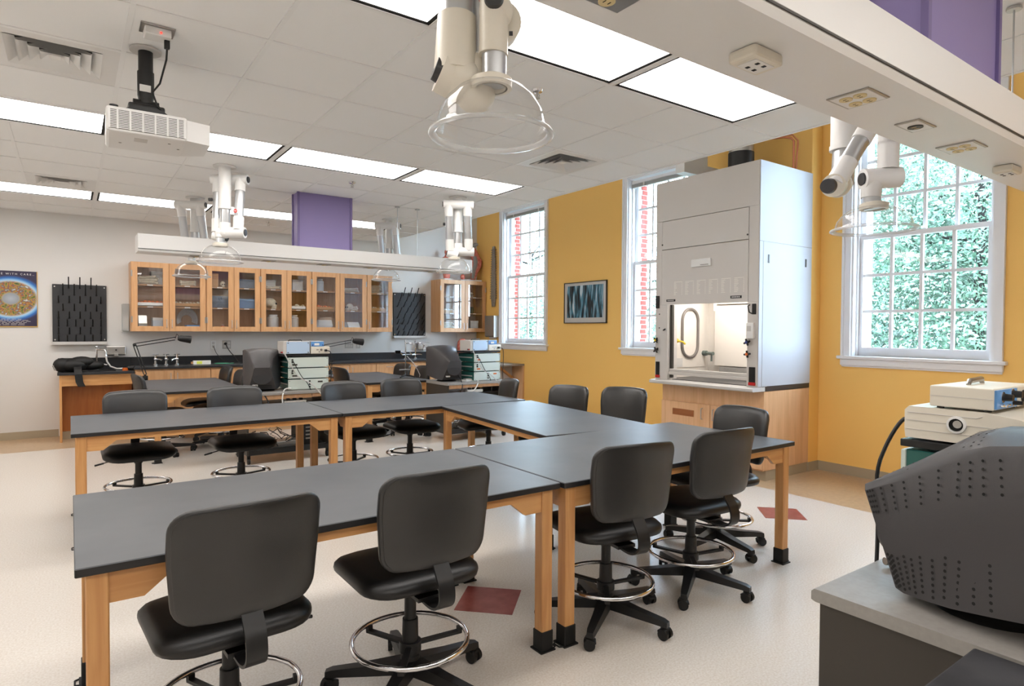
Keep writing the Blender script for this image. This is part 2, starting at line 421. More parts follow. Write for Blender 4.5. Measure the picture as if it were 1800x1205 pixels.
# ---------------------------------------------------------------- ceiling lights, vents, sprinklers
def lights_build():
    m = MB(); L2, W2 = G - .012, G / 2 - .012
    t = .009
    for (x0, x1, y0, y1) in ((-L2, L2, -W2, -W2 + t), (-L2, L2, W2 - t, W2), (-L2, -L2 + t, -W2 + t, W2 - t), (L2 - t, L2, -W2 + t, W2 - t)):
        m.bx(x0, x1, y0, y1, -.004, .05)
    frame = m.mesh('light_frame', M_white)
    m = MB()
    for (x0, x1, y0, y1) in ((-L2 + t, L2 - t, -W2 + t, -W2 + t + .02), (-L2 + t, L2 - t, W2 - t - .02, W2 - t), (-L2 + t, -L2 + t + .02, -W2 + t, W2 - t), (L2 - t - .02, L2 - t, -W2 + t, W2 - t)):
        m.bx(x0, x1, y0, y1, .0, .05)
    gap = m.mesh('gap_shade_strip', M_dark)  # solid black strips, the shade of a gap put into their colour
    m = MB(); e = t + .02; m.bx(-L2 + e, L2 - e, -W2 + e, W2 - e, .004, .012); dif = m.mesh('diffuser', M_glow)
    rown = {5: 'far row', 0: 'second row', -5: 'near row overhead', -10: 'row out of view'}
    coln = {-4: 'leftmost', -2: 'second from left', 0: 'middle', 2: 'second from right', 4: 'rightmost'}
    for i, j in lights:
        o = thing('ceiling_light', 'lit white recessed ceiling light panel, %s in the %s' % (coln[i], rown[j]), 'light', (GX + G * (i + 1), GY + G * (j + .5), CZ), 0, 'recessed ceiling light panels')
        link('light_frame', frame, o); link('gap_shade_strip', gap, o); link('diffuser', dif, o)
lights_build()
for k, ((i, j), kind) in enumerate(vents.items()):
    o = thing('ceiling_vent', ('square white louvred ceiling vent left of the projector', 'square white louvred ceiling vent by the far light row, upper left', 'square white louvred ceiling vent left of the fume hood')[k], 'vent', (GX + G * (i + .5), GY + G * (j + .5), CZ), 0, 'square ceiling vents')
    m = MB(); h = G / 2 - .01; c = .215
    for (x0, x1, y0, y1) in ((-h, h, -h, -c), (-h, h, c, h), (-h, -c, -c, c), (c, h, -c, c)): m.bx(x0, x1, y0, y1, 0, .018)
    m.build('vent_panel', M_white, o)
    for q in range(4):
        r0 = c - .05 * q; m = MB(); r1 = r0 - .046
        rr = lambda r, z: [(-r, -r, z), (r, -r, z), (r, r, z), (-r, r, z)]
        m.loft([rr(r0, .0 - .004), rr(r1, .03), rr(r1 + .004, .032), rr(r0 + .003, .002)], cap=False)
        m.build('vent_ring', M_white, o)
    m = MB(); m.bx(-.028, .028, -.028, .028, .0, .012); m.build('vent_core', M_white, o)
    m = MB(); m.bx(-c, c, -c, c, .05, .055); m.build('vent_throat', mat('vent_dark', (70, 66, 62), .8), o)
for k, (x, y) in enumerate(((2.385, 3.096), (2.359, 6.147), (2.294, 9.159))):
    o = thing('sprinkler', ('chrome sprinkler head on the ceiling right of the nearest clear hood', 'small chrome sprinkler head between the middle and far light rows', 'tiny sprinkler head on the ceiling left of the far purple duct')[k], 'sprinkler', (x, y, CZ), 0, 'ceiling sprinkler heads')
    m = MB(); m.lathe([(0, 0), (.035, 0), (.03, -.012), (.012, -.016), (0, -.016)], n=20); m.build('escutcheon', M_chrome, o)
    m = MB(); m.cyl((0, 0, -.012), (0, 0, -.045), .006, n=8); m.tube([(-.005, 0, -.018), (-.016, 0, -.032), (-.004, 0, -.05)], .0025, 6); m.tube([(.005, 0, -.018), (.016, 0, -.032), (.004, 0, -.05)], .0025, 6); m.cyl((0, 0, -.05), (0, 0, -.053), .016, n=12)
    m.build('deflector', M_steel, o)

# ================================================================ LAB TABLES
def lab_table(label, x0, x1, y0, y1, zt=.759, rz=0, group='black topped lab tables'):
    cx, cy = (x0 + x1) / 2, (y0 + y1) / 2; hx, hy = (x1 - x0) / 2, (y1 - y0) / 2
    t = thing('lab_table', label, 'table', (cx, cy, 0), rz, group)
    m = MB(); m.bx(-hx, hx, -hy, hy, zt - .027, zt, .003, 1); tp = m.build('tabletop', [M_top, M_edge], t)
    for p in tp.data.polygons: p.material_index = 0 if p.normal.z > .5 else 1
    lx, ly, s = hx - .055, hy - .05, .029
    zb = zt - .027
    for sx in (-1, 1):
        for sy in (-1, 1):
            px, py = sx * lx, sy * ly
            m = MB(); m.bx(-s, s, -s, s, .085, zb, .004, 1); leg = m.build('leg', W_V, t, (px, py, 0))
            m = MB(); m.bx(-s - .004, s + .004, -s - .004, s + .004, .004, .092, .003, 1); m.bx(-s - .012, s + .012, -s - .012, s + .012, 0, .006)
            m.tube([(sx * (s + .006), -.03, .004), (sx * (s + .026), -.02, .004), (sx * (s + .026), .02, .004), (sx * (s + .006), .03, .004)], .0035, 6)
            m.build('leg_shoe', M_blk2, leg)
    def apron(L, axis, pos, wd):
        a = L - s
        poly = [(-a, zb), (-a, zb - .1), (-a + .09, zb - .1), (-a + .165, zb - .04), (a - .165, zb - .04), (a - .09, zb - .1), (a, zb - .1), (a, zb)]
        m = MB(); m.prism(poly, axis, pos - .011, pos + .011); m.build('apron', wd, t)
    for sy in (-1, 1): apron(lx, 1, sy * (ly + .008), W_X)
    for sx in (-1, 1): apron(ly, 0, sx * (lx + .008), W_Y)
    return t
lab_table('long black topped wooden lab table nearest the camera on the left', .005, 1.793, 2.140, 3.10)
lab_table('black topped wooden lab table nearest the fume hood, right end of the near row', 1.803, 3.672, 2.122, 3.10)
lab_table('black topped wooden lab table at the left end of the far row of the horseshoe', .0, 1.785, 4.872, 5.872)
lab_table('black topped wooden lab table at the far corner of the horseshoe', 1.795, 3.628, 4.872, 5.832)
lab_table('black topped lab table set crosswise, joining the near and far rows', -.885 + 3.08, .885 + 3.08, -.475 + 3.98, .475 + 3.98, .757, R(90 - 6.2))
lab_table('black topped lab table by the sink bench at the back left', .70, 1.63, 7.51, 9.33)
lab_table('black topped lab table at the back centre with the ring stand on it', 3.05, 3.98, 7.45, 9.27)

# ================================================================ CHAIRS
def chair_meshes():
    D = {}
    # backrest: curved pad, local origin at hub on the floor, faces +Y, back is at -Y
    def back(w0, h, t, zc, y0, curve, name, m, rnd, inset_front=0):
        base = rfine(w0, h, rnd, 6)
        prof = [(.02, t), (.2, t), (.4, t), (.6, t), (.8, t * .98), (.93, t * .88), (.985, t * .6), (1, t * .3), (1, t * .12), (.985, .0), (.9, -.004), (.75, -.006), (.55, -.006), (.35, -.006), (.15, -.006), (.02, -.006)]
        rings = []
        for sc, d in prof:
            rg = []
            for (x, z) in base:
                # shrink towards the outline by distance so the rim keeps its width
                rx, rz_ = x * sc, z * sc
                tp = 1 - .12 * max(0, (-(rz_) / h + .1)) - .0
                X = rx * tp; Z = rz_ + (.012 * (1 - (2 * X / w0) ** 2) if rz_ > 0 else -.006 * (1 - (2 * X / w0) ** 2)) * abs(2 * rz_ / h)
                Y = y0 + d + curve * X * X - .10 * (Z) - .22 * max(0, Z - .02) ** 2 * 3
                rg.append((X, Y, zc + Z))
            rings.append(rg)
        q = MB(); q.loft(rings); q.smooth = True
        D[name] = q.mesh(name, m, 60)
    back(.46, .352, .042, .738, -.262, .95, 'backrest', M_vinyl, .06)
    back(.442, .334, .008, .738, -.270, .95, 'back_shell', M_vshell, .055)
    # seat
    base = rfine(.495, .50, .12, 6)
    prof = [(.02, .512), (.3, .511), (.55, .510), (.8, .507), (.93, .499), (.99, .484), (1, .470), (.985, .455), (.93, .447), (.8, .441), (.02, .441)]
    rings = []
    for sc, z in prof:
        rg = []
        for x, y in base:
            X, Y = x * sc, y * sc
            fr = max(0, Y - .10)
            rg.append((X, Y + .045, z - fr * fr * 1.1 - .012 * max(0, .05 - abs(X)) ))
        rings.append(rg)
    q = MB(); q.loft(rings); q.smooth = True; D['seat'] = q.mesh('seat', M_seat, 60)
    q = MB(); q.bx(-.1, .1, -.12, .1, .418, .443, .006); q.cyl((0, 0, .37), (0, 0, .42), .03); q.bx(-.05, .05, -.17, -.02, .405, .42)
    D['seat_plate'] = q.mesh('seat_plate', M_black)
    path = [(-.10, .415), (-.19, .402), (-.25, .405), (-.29, .428), (-.302, .46), (-.292, .51), (-.262, .55), (-.238, .585), (-.23, .62)]
    for _ in range(2):
        pp = [path[0]]
        for a, b in zip(path, path[1:]): pp += [(a[0] * .75 + b[0] * .25, a[1] * .75 + b[1] * .25), (a[0] * .25 + b[0] * .75, a[1] * .25 + b[1] * .75)]
        path = pp + [path[-1]]
    q = MB(); rings = []; q.smooth = True
    for i, (y, z) in enumerate(path):
        a = path[max(0, i - 1)]; c = path[min(len(path) - 1, i + 1)]; tx, tz = c[0] - a[0], c[1] - a[1]; L = math.hypot(tx, tz); nx, nz = -tz / L * .005, tx / L * .005
        rings.append([(-.032, y + nx, z + nz), (.032, y + nx, z + nz), (.032, y - nx, z - nz), (-.032, y - nx, z - nz)])
    q.loft(rings); D['back_bracket'] = q.mesh('back_bracket', M_black)
    q = MB(); q.cyl((0, 0, .26), (0, 0, .40), .0235); q.cyl((0, 0, .385), (0, 0, .43), .013, .013, 12); D['gas_lift'] = q.mesh('gas_lift', M_black)
    q = MB(); q.cyl((0, 0, .075), (0, 0, .14), .045, .036); q.cyl((0, 0, .14), (0, 0, .285), .034, .031); D['column'] = q.mesh('column', M_black)
    pts = [(.23 * math.cos(2 * math.pi * i / 40), .23 * math.sin(2 * math.pi * i / 40), .20) for i in range(40)]
    q = MB(); q.tube(pts, .0105, 8, closed=True); D['foot_ring'] = q.mesh('foot_ring', M_chrome, 60)
    q = MB()
    for k in range(3):
        a = R(90 + 120 * k); c, s_ = math.cos(a), math.sin(a)
        q.box((c * .125, s_ * .125, .178), (.2, .024, .012), Matrix.Rotation(a, 3, 'Z')); q.box((c * .218, s_ * .218, .188), (.016, .024, .022), Matrix.Rotation(a, 3, 'Z'))
    q.cyl((0, 0, .155), (0, 0, .195), .044); D['ring_spokes'] = q.mesh('ring_spokes', M_black)
    q = MB(); q.loft([[(.02, -.034, .07), (.02, .034, .07), (.02, .03, .125), (.02, -.03, .125)], [(.18, -.027, .065), (.18, .027, .065), (.18, .022, .103), (.18, -.022, .103)], [(.31, -.021, .062), (.31, .021, .062), (.31, .018, .09), (.31, -.018, .09)], [(.335, -.018, .058), (.335, .018, .058), (.335, .014, .082), (.335, -.014, .082)]])
    q.cyl((.315, 0, .048), (.315, 0, .07), .017, n=12)
    D['base_leg'] = q.mesh('base_leg', M_black)
    q = MB()
    for s_ in (-1, 1): q.cyl((.006, s_ * .008, .026), (.006, s_ * .026, .026), .026, n=16)
    q.bx(-.012, .022, -.007, .007, .02, .056); q.box((.0, 0, .042), (.05, .05, .012), Matrix.Rotation(R(-18), 3, 'Y'), .004, 1)
    D['caster'] = q.mesh('caster', M_blk2)
    q = MB(); q.tube([(.05, -.02, .425), (.13, -.02, .42), (.19, -.01, .40), (.27, .0, .385)], .004, 6); q.tube([(.23, -.005, .392), (.29, .003, .381)], .007, 6); D['lever'] = q.mesh('lever', M_black)
    return D
CH = chair_meshes()
def chair(label, x, y, yaw=0, base=0, dz=0, group='black drafting chairs'):
    """yaw 0 faces +Y (towards the back wall)"""
    t = thing('drafting_chair', label, 'chair', (x, y, 0), R(yaw), group)
    for n in ('seat', 'backrest', 'seat_plate', 'back_bracket', 'gas_lift', 'column', 'foot_ring', 'ring_spokes', 'lever'):
        o = link(n, CH[n], t, (0, 0, dz if n in ('seat', 'backrest', 'seat_plate', 'back_bracket', 'gas_lift', 'lever') else 0))
        if n == 'backrest': link('back_shell', CH['back_shell'], o)
        if n in ('foot_ring', 'ring_spokes'): o.rotation_euler = (0, 0, R(base - yaw + 20))
    for k in range(5):
        a = R(base + 72 * k - yaw); lg = link('base_leg', CH['base_leg'], t, (0, 0, 0), (0, 0, a))
        link('caster', CH['caster'], lg, (.315, 0, 0), (0, 0, R((k * 67 + base * 3) % 180 - 90)))
    return t
chair('black drafting chair at the near left, cut off by the bottom of the frame', .437, 2.275, 4, 5, -.006)
chair('black drafting chair in the near centre, left of the red floor diamond', 1.108, 2.255, 0, 5, .012)
chair('black drafting chair behind the paired table legs, right of the red floor diamond', 2.175, 2.24, -9, -2, .005)
chair('black drafting chair just left of the table leg nearest the fume hood', 2.855, 2.26, -4, -3, .005)
chair('black drafting chair at the right end of the near tables, facing left', 3.52, 2.585, 82, -30)
chair('black drafting chair tucked in at the right side, in front of the fume hood door', 3.88, 3.94, 106, 4)
chair('black drafting chair tucked in at the right side, below the framed waterfall picture', 3.66, 4.47, 102, 4, -.012)
chair('black drafting chair at the far right corner of the horseshoe of tables', 3.53, 5.38, 76, 0)
chair('black drafting chair behind the far row, second from its right end', 2.80, 5.715, 178, 10)
chair('black drafting chair behind the far row, just right of the table joint', 2.20, 5.70, 184, 50)
chair('black drafting chair behind the far row, below the left computer monitor', 1.20, 5.72, 181, 30)
chair('black drafting chair behind the far row, leftmost', .437, 5.73, 180, 25)
chair('black drafting chair seen side on at the left of the back left table', 0.855, 8.10, -86, 0, 0, 'chairs at the back tables')
chair('black drafting chair right of the back left table, farther one', 1.48, 9.02, 93, 20, 0, 'chairs at the back tables')
chair('black drafting chair right of the back left table, half hidden by the monitor', 1.505, 8.28, 91, 50, 0, 'chairs at the back tables')
chair('black drafting chair at the left of the back centre table, right of the equipment stack', 3.21, 8.22, -87, 10, 0, 'chairs at the back tables')
chair('black drafting chair at the right of the back centre table, behind the ring stand', 3.83, 8.52, 93, 33, 0, 'chairs at the back tables')
chair('black drafting chair at the right of the back centre table, left of the right monitor', 3.83, 7.88, 88, 60, 0, 'chairs at the back tables')

# ================================================================ OVERHEAD SERVICE CHASES
def chase(label, y0, rods, group):
    t = thing('service_chase', label, 'service chase', (0, y0, 2.165), 0, group)
    x0, x1, wd = .53, 4.22, .285
    m = MB(); m.prism([(0, .018), (.012, 0), (wd - .012, 0), (wd, .018), (wd, .165), (0, .165)], 0, x0, x1); m.build('chase_body', M_white, t)
    m = MB(); m.bx(x0, x1, -.004, 0, .026, .165, .002, 1); m.bx(x0, x1, wd, wd + .004, .026, .165, .002, 1); m.build('side_panel', M_white, t)
    m = MB(); m.bx(x0, x1, -.0045, 0, .021, .026); m.build('groove_shade_strip', M_dkgrey, t)  # raised dark strip; its colour imitates the shade inside a groove
    m = MB()
    for x, y in rods: m.cyl((x, y, .16), (x, y, CZ - 2.168), .004, n=8); m.cyl((x, y, CZ - 2.165 - .015), (x, y, CZ - 2.168), .03, n=12)
    m.build('suspension_rod', M_alu, t)
    return t
ch_far = chase('long white service chase hanging in front of the glass-door cabinets', 6.83, [(3.27, .2), (3.54, .2)], 'overhead service chases')
ch_near = chase('long white service chase crossing overhead at the top right', .824, [(3.27, .2), (3.54, .2)], 'overhead service chases')
def duct(label, x0, x1, y0, y1):
    t = thing('duct_cover', label, 'duct', ((x0 + x1) / 2, (y0 + y1) / 2, 2.33), 0, 'purple duct covers')
    hx, hy, h = (x1 - x0) / 2, (y1 - y0) / 2, CZ - 2.33
    m = MB(); m.bx(-hx, hx, -hy, hy, 0, h); m.build('duct_box', M_purple, t)
    m = MB(); e = .012
    for sx in (-1, 1):
        for sy in (-1, 1):
            m = MB(); m.bx(sx * hx - e, sx * hx + e, sy * hy - e, sy * hy + e, 0, h); m.build('corner_strip', mat('purple_trim', (124, 110, 160), .5), t)
duct('purple boxed duct rising from the far service chase', 2.045, 2.642, 6.92, 7.11)
duct('purple boxed duct above the near service chase, top right corner', 2.30, 2.93, .90, 1.09)
# outlets under the chases
def duplex(mb, x, y, rot=False):
    mb.cyl((x, y, -.006), (x, y, -.003), .019, n=16)
def outlet_plate(ch, label, x, y, sx, sy, kind):
    t = thing('outlet_plate', label, 'outlet', (x, y, 2.1648), 0, 'outlets under the service chases')
    if kind == 'box':
        m = MB(); m.bx(-sx / 2, sx / 2, -sy / 2, sy / 2, -.032, 0, .008); m.build('outlet_box', M_cream, t)
        m = MB(); m.bx(-sx * .32, sx * .32, -sy * .34, sy * .34, -.034, -.03); m.build('face_plate', M_paper, t)
        m = MB()
        for a in (-.014, .014):
            for c in (-.014, .014): m.bx(a - .005, a + .005, c - .005, c + .005, -.0352, -.0338)
        m.build('jack', M_dark, t)
        return
    m = MB(); m.bx(-sx / 2, sx / 2, -sy / 2, sy / 2, -.004, 0, .0015, 1); m.build('cover_plate', M_steel, t)
    m = MB(); m.bx(-sx / 2 + .008, sx / 2 - .008, -sy / 2 + .008, sy / 2 - .008, -.0052, -.003); m.build('face_plate', M_steel if kind == 'steel' else M_white, t)
    if kind == 'lock':
        m = MB(); m.cyl((0, 0, -.009), (0, 0, -.003), .024, n=20); m.build('twist_socket', M_black, t)
        m = MB(); m.bx(-.012, -.008, -.008, .008, -.0096, -.0088); m.bx(.008, .012, -.008, .008, -.0096, -.0088); m.build('socket_slot', M_chrome, t)
    else:
        for a in ((-.03, .03) if kind != 'steel' else (0,)):
            for c in (-.021, .021):
                m = MB(); m.cyl((a, c, -.009), (a, c, -.003), .019, n=18); o = m.build('receptacle', M_ivory, t)
                m = MB(); m.bx(a - .008, a - .006, c - .005, c + .005, -.0097, -.0088); m.bx(a + .006, a + .008, c - .005, c + .005, -.0097, -.0088); m.cyl((a, c - .01, -.0086), (a, c - .01, -.0078), .0025, n=8); m.build('receptacle_slot', M_dark, o)
outlet_plate(0, 'cream surface data box under the near chase, leftmost box', 1.458, .966, .125, .08, 'box')
outlet_plate(0, 'white plate with four ivory sockets under the near chase', 1.986, .962, .135, .128, 'quad')
outlet_plate(0, 'white plate with one black twist socket under the near chase', 2.41, .97, .14, .08, 'lock')
outlet_plate(0, 'white plate with four ivory sockets beyond the black twist socket', 2.835, .977, .14, .13, 'quad')
outlet_plate(0, 'cream surface data box under the near chase, farthest right', 3.33, .975, .12, .075, 'box')
outlet_plate(0, 'steel plate with ivory sockets at the top edge of the frame', .955, .975, .12, .1, 'steel')
for x, k in ((1.05, 'leftmost'), (1.75, 'second from left'), (2.35, 'third from left'), (2.9, 'fourth from left'), (3.7, 'rightmost')):
    outlet_plate(0, 'small metal outlet plate under the far service chase, %s' % k, x, 6.99, .13, .13, 'steel')

# ================================================================ SNORKEL EXTRACTION ARMS
def knuckle(t, a, c, r, name='elbow', caps=True):
    m = MB(); m.cyl(a, c, r, n=24); o = m.build(name, M_white, t)
    if caps:
        d = (Vector(c) - Vector(a)).normalized()
        for p, s_ in ((Vector(a), -1), (Vector(c), 1)):
            m = MB(); m.cyl(p + d * s_ * (-.004), p + d * s_ * .008, r * .66, r * .6, n=20); m.build('pivot_cap', M_knob, o)
    return o
def seg(t, a, c, r, sleeve=.09, mt=None):
    """aluminium arm tube with white sleeves at both ends"""
    a, c = Vector(a), Vector(c); d = (c - a).normalized()
    m = MB(); m.cyl(a, c, r, n=24); o = m.build('arm_tube', mt or M_alu, t)
    if sleeve:
        for p, q in ((a - d * .005, a + d * sleeve), (c - d * sleeve, c + d * .005)):
            m = MB(); m.cyl(p, q, r * 1.13, n=24); m.build('arm_sleeve', M_white, o)
    return o
def dome(t, c, Rm=.195, h=.14):
    cx, cy, cz = c
    pr = [(.055, h), (.075, h * .985), (.11, h * .88), (.145, h * .66), (.168, h * .38), (.176, h * .12), (.178, 0), (Rm, -.004), (Rm + .004, -.006)]
    m = MB(); m.lathe(pr, c, 48); o = m.build('dome', M_dome, t, angle=80)
    m = MB(); m.lathe([(.18, -.003), (Rm - .004, -.004), (Rm + .005, -.006), (Rm + .007, -.011), (Rm + .004, -.017), (Rm - .006, -.018), (.18, -.012), (.18, -.003)], c, 56); m.build('dome_rim', M_rim, o, angle=80)
    m = MB(); m.lathe([(.052, h - .012), (.066, h - .012), (.067, h + .016), (.05, h + .024), (.046, h + .024), (.046, h - .012)], c, 28); m.build('dome_collar', M_cream, t)
def emblem(t, p, nrm, r=.02):
    p, nrm = Vector(p), Vector(nrm).normalized()
    m = MB(); m.cyl(p, p + nrm * .004, r, n=20); o = m.build('red_emblem', M_red, t)
    u = nrm.cross(Vector((0, 0, 1))).normalized()
    m = MB()
    for k in range(5):
        q = p + nrm * .0045 + u * ((k - 2) * r * .3); m.box(q, (r * .1, r * .1, r * (.8 - .2 * abs(k - 2))))
    m.build('emblem_mark', M_white, o)
def snorkel(label, mount, dz, u, flip=1, group='ceiling mounted extraction arms'):
    """folded arm: drop pipe, elbow, arm up, elbow, arm down, neck and clear dome. u = horizontal direction of the fold"""
    x, y = mount
    t = thing('extraction_arm', label, 'extraction arm', (x, y, CZ), math.atan2(u[1], u[0]), group)
    f_ = flip
    m = MB(); m.cyl((0, 0, 0), (0, 0, -.012), .1, n=28); m.build('ceiling_flange', M_white, t)
    m = MB(); m.cyl((0, 0, 0), (0, 0, -.38), .053, n=28); m.cyl((0, 0, -.375), (0, 0, -.395), .057, n=28); m.build('drop_pipe', M_white, t)
    seg(t, (0, 0, -.38), (0, 0, -.56), .045, 0)
    m = MB(); m.cyl((0, 0, -.52), (0, 0, -.63), .052, n=24); m.ball((0, 0, -.61), .055, 20); m.build('elbow', M_white, t)
    knuckle(t, (-.055, 0, -.61), (.185, 0, -.61), .05)
    a = seg(t, (.125, -.01, -.585), (.10, .10 * f_, -.10), .042, .12)
    emblem(t, (.12, -.01 - .046, -.42), (0, -1, 0), .018)
    knuckle(t, (.17, .10 * f_, -.1), (-.17, .10 * f_, -.1), .046)
    seg(t, (-.11, .10 * f_, -.11), (-.09, .03 * f_, -.60), .042, .12)
    m = MB(); m.cyl((-.135, .03, -.3), (-.165, .03, -.3), .016, n=14); m.build('lock_knob', M_knob, t)
    knuckle(t, (-.12, .03 * f_, -.63), (-.0, .03 * f_, -.66), .045)
    d0 = dz - CZ
    seg(t, (-.045, .0, -.60), (-.04, -.01, d0 + .15), .038, .0, M_alu)
    m = MB(); m.cyl((-.045, 0, -.6), (-.042, -.006, min(-.66, d0 + .22)), .045, n=24); m.build('neck_sleeve', M_white, t)
    dome(t, (-.04, -.01, d0))
    return t
snorkel('white extraction arm with clear dome, on the near side of the far chase, left', (1.18, 6.25), 2.065, (.8, -.58))
snorkel('white extraction arm with clear dome at far left, behind the far chase', (1.19, 7.98), 2.045, (.8, -.58), -1)
snorkel('white extraction arm with clear dome behind the far chase, right of the purple duct', (3.58, 7.95), 2.12, (.8, -.58), -1)
snorkel('white extraction arm with clear dome at the right end of the far chase', (3.60, 6.14), 2.10, (.9, -.45), -1)
# the two arms by the near chase hang with their joints opened out
AX = (_r.normalized(), Vector((0, 0, 1)), Vector((math.sin(YAW), math.cos(YAW), 0)))
def W3(rx, fz, z): p = AX[0] * rx + AX[2] * fz; return Vector((p.x, p.y, z))   # right, forward, height from the spot under the camera
def near_arm():
    o = Vector((1.02, 2.0, CZ)); t = thing('extraction_arm', 'white extraction arm with large clear dome at top centre, nearest the camera', 'extraction arm', o, 0, 'ceiling mounted extraction arms')
    L = lambda rx, fz, z: W3(rx, fz, z) - o
    m = MB(); m.cyl((0, 0, 0), (0, 0, -.012), .1, n=28); m.build('ceiling_flange', M_white, t)
    base = L(-.20, 2.22, CZ)
    m = MB(); m.cyl((base.x, base.y, 0), (base.x, base.y, -.25), .053, n=28); m.build('drop_pipe', M_white, t)
    # big left arm and its lower elbow
    seg(t, L(-.175, 2.12, 2.92), L(-.190, 2.07, 2.36), .056, 0)
    m = MB(); m.cyl(L(-.1871, 2.0798, 2.47), L(-.1921, 2.0629, 2.28), .065, .07, n=28); m.ball(L(-.176, 2.07, 2.265), .073, 20)
    m.cyl(L(-.24, 2.05, 2.285), L(-.125, 2.09, 2.24), .066, n=28); m.ball(L(-.128, 2.09, 2.235), .07, 20); m.cyl(L(-.13, 2.09, 2.24), L(-.112, 2.1, 2.34), .06, .052, n=28); m.build('elbow', M_cream, t)
    m = MB(); m.cyl(L(-.236, 2.045, 2.285), L(-.256, 2.038, 2.292), .042, .038, n=24); m.build('pivot_cap', M_knob, t)
    # middle arm going back up, with the red emblem
    seg(t, L(-.112, 2.10, 2.26), L(-.085, 2.12, 2.92), .046, .09)
    emblem(t, L(-.09, 2.068, 2.528), AX[2] * -1 + AX[0] * .2, .026)
    # right arm to the hood
    seg(t, L(-.06, 2.03, 2.92), L(-.063, 2.03, 2.235), .040, 0)
    m = MB(); m.cyl(L(-.062, 2.03, 2.555), L(-.063, 2.03, 2.50), .046, n=28); m.cyl(L(-.063, 2.03, 2.52), L(-.066, 2.03, 2.33), .047, n=28); m.cyl(L(-.05, 2.07, 2.455), L(-.05, 2.14, 2.455), .075, .06, n=28)
    m.ball(L(-.058, 2.04, 2.475), .056, 20); m.build('swivel_joint', M_cream, t)
    m = MB(); m.cyl(L(-.063, 1.985, 2.485), L(-.063, 1.968, 2.485), .031, .028, n=24); m.build('pivot_cap', M_knob, t)
    for z_ in (2.56, 2.40):
        m = MB(); m.cyl(L(-.015, 2.03, z_), L(-.003, 2.03, z_), .007, n=10); m.build('lock_screw', M_knob, t)
    c = L(-.071, 2.03, 2.085); dome(t, tuple(c), .196, .15)
near_arm()
def right_arm():
    o = Vector((3.62, 2.05, CZ)); t = thing('extraction_arm', 'white extraction arm with clear dome in front of the right-hand window', 'extraction arm', o, 0, 'ceiling mounted extraction arms')
    L = lambda rx, fz, z: W3(rx, fz, z) - o
    Q = lambda px, py, d: L((px - 900) / F * d, d, H + (575 - py) / F * d)
    top = lambda px, d: L((px - 900) / F * d, d, CZ)
    a = top(1478, 3.6); m = MB(); m.cyl(a, a + Vector((0, 0, -.012)), .1, n=28); m.build('ceiling_flange', M_white, t)
    m = MB(); m.cyl(a, Q(1478, 258, 3.6), .072, n=28); m.cyl(Q(1478, 252, 3.6), Q(1478, 260, 3.6), .077, n=28); m.build('drop_pipe', M_white, t)
    seg(t, Q(1478, 258, 3.6), Q(1476, 318, 3.56), .06, 0)
    m = MB(); m.ball(Q(1468, 320, 3.42), .068, 20); m.cyl(Q(1460, 321, 3.32), Q(1474, 318, 3.56), .06, n=28); m.build('elbow', M_cream, t)
    m = MB(); m.cyl(Q(1453, 322, 3.27), Q(1450, 322, 3.25), .04, .037, n=24); m.build('pivot_cap', M_knob, t)
    seg(t, Q(1463, 318, 3.34), Q(1529, 205, 3.40), .045, .15)
    seg(t, Q(1556, 205, 3.2), Q(1555, 290, 3.2), .044, .13)
    knuckle(t, Q(1511, 310, 3.2), Q(1575, 306, 3.2), .052, 'elbow')
    m = MB(); m.cyl(Q(1527, 310, 3.2), Q(1526, 342, 3.2), .05, .047, n=28); m.build('neck_sleeve', M_white, t)
    seg(t, Q(1526, 330, 3.2), Q(1530, 362, 3.2), .042, 0)
    c = Q(1532, 394, 3.2); dome(t, tuple(c), .196, .105)
right_arm()

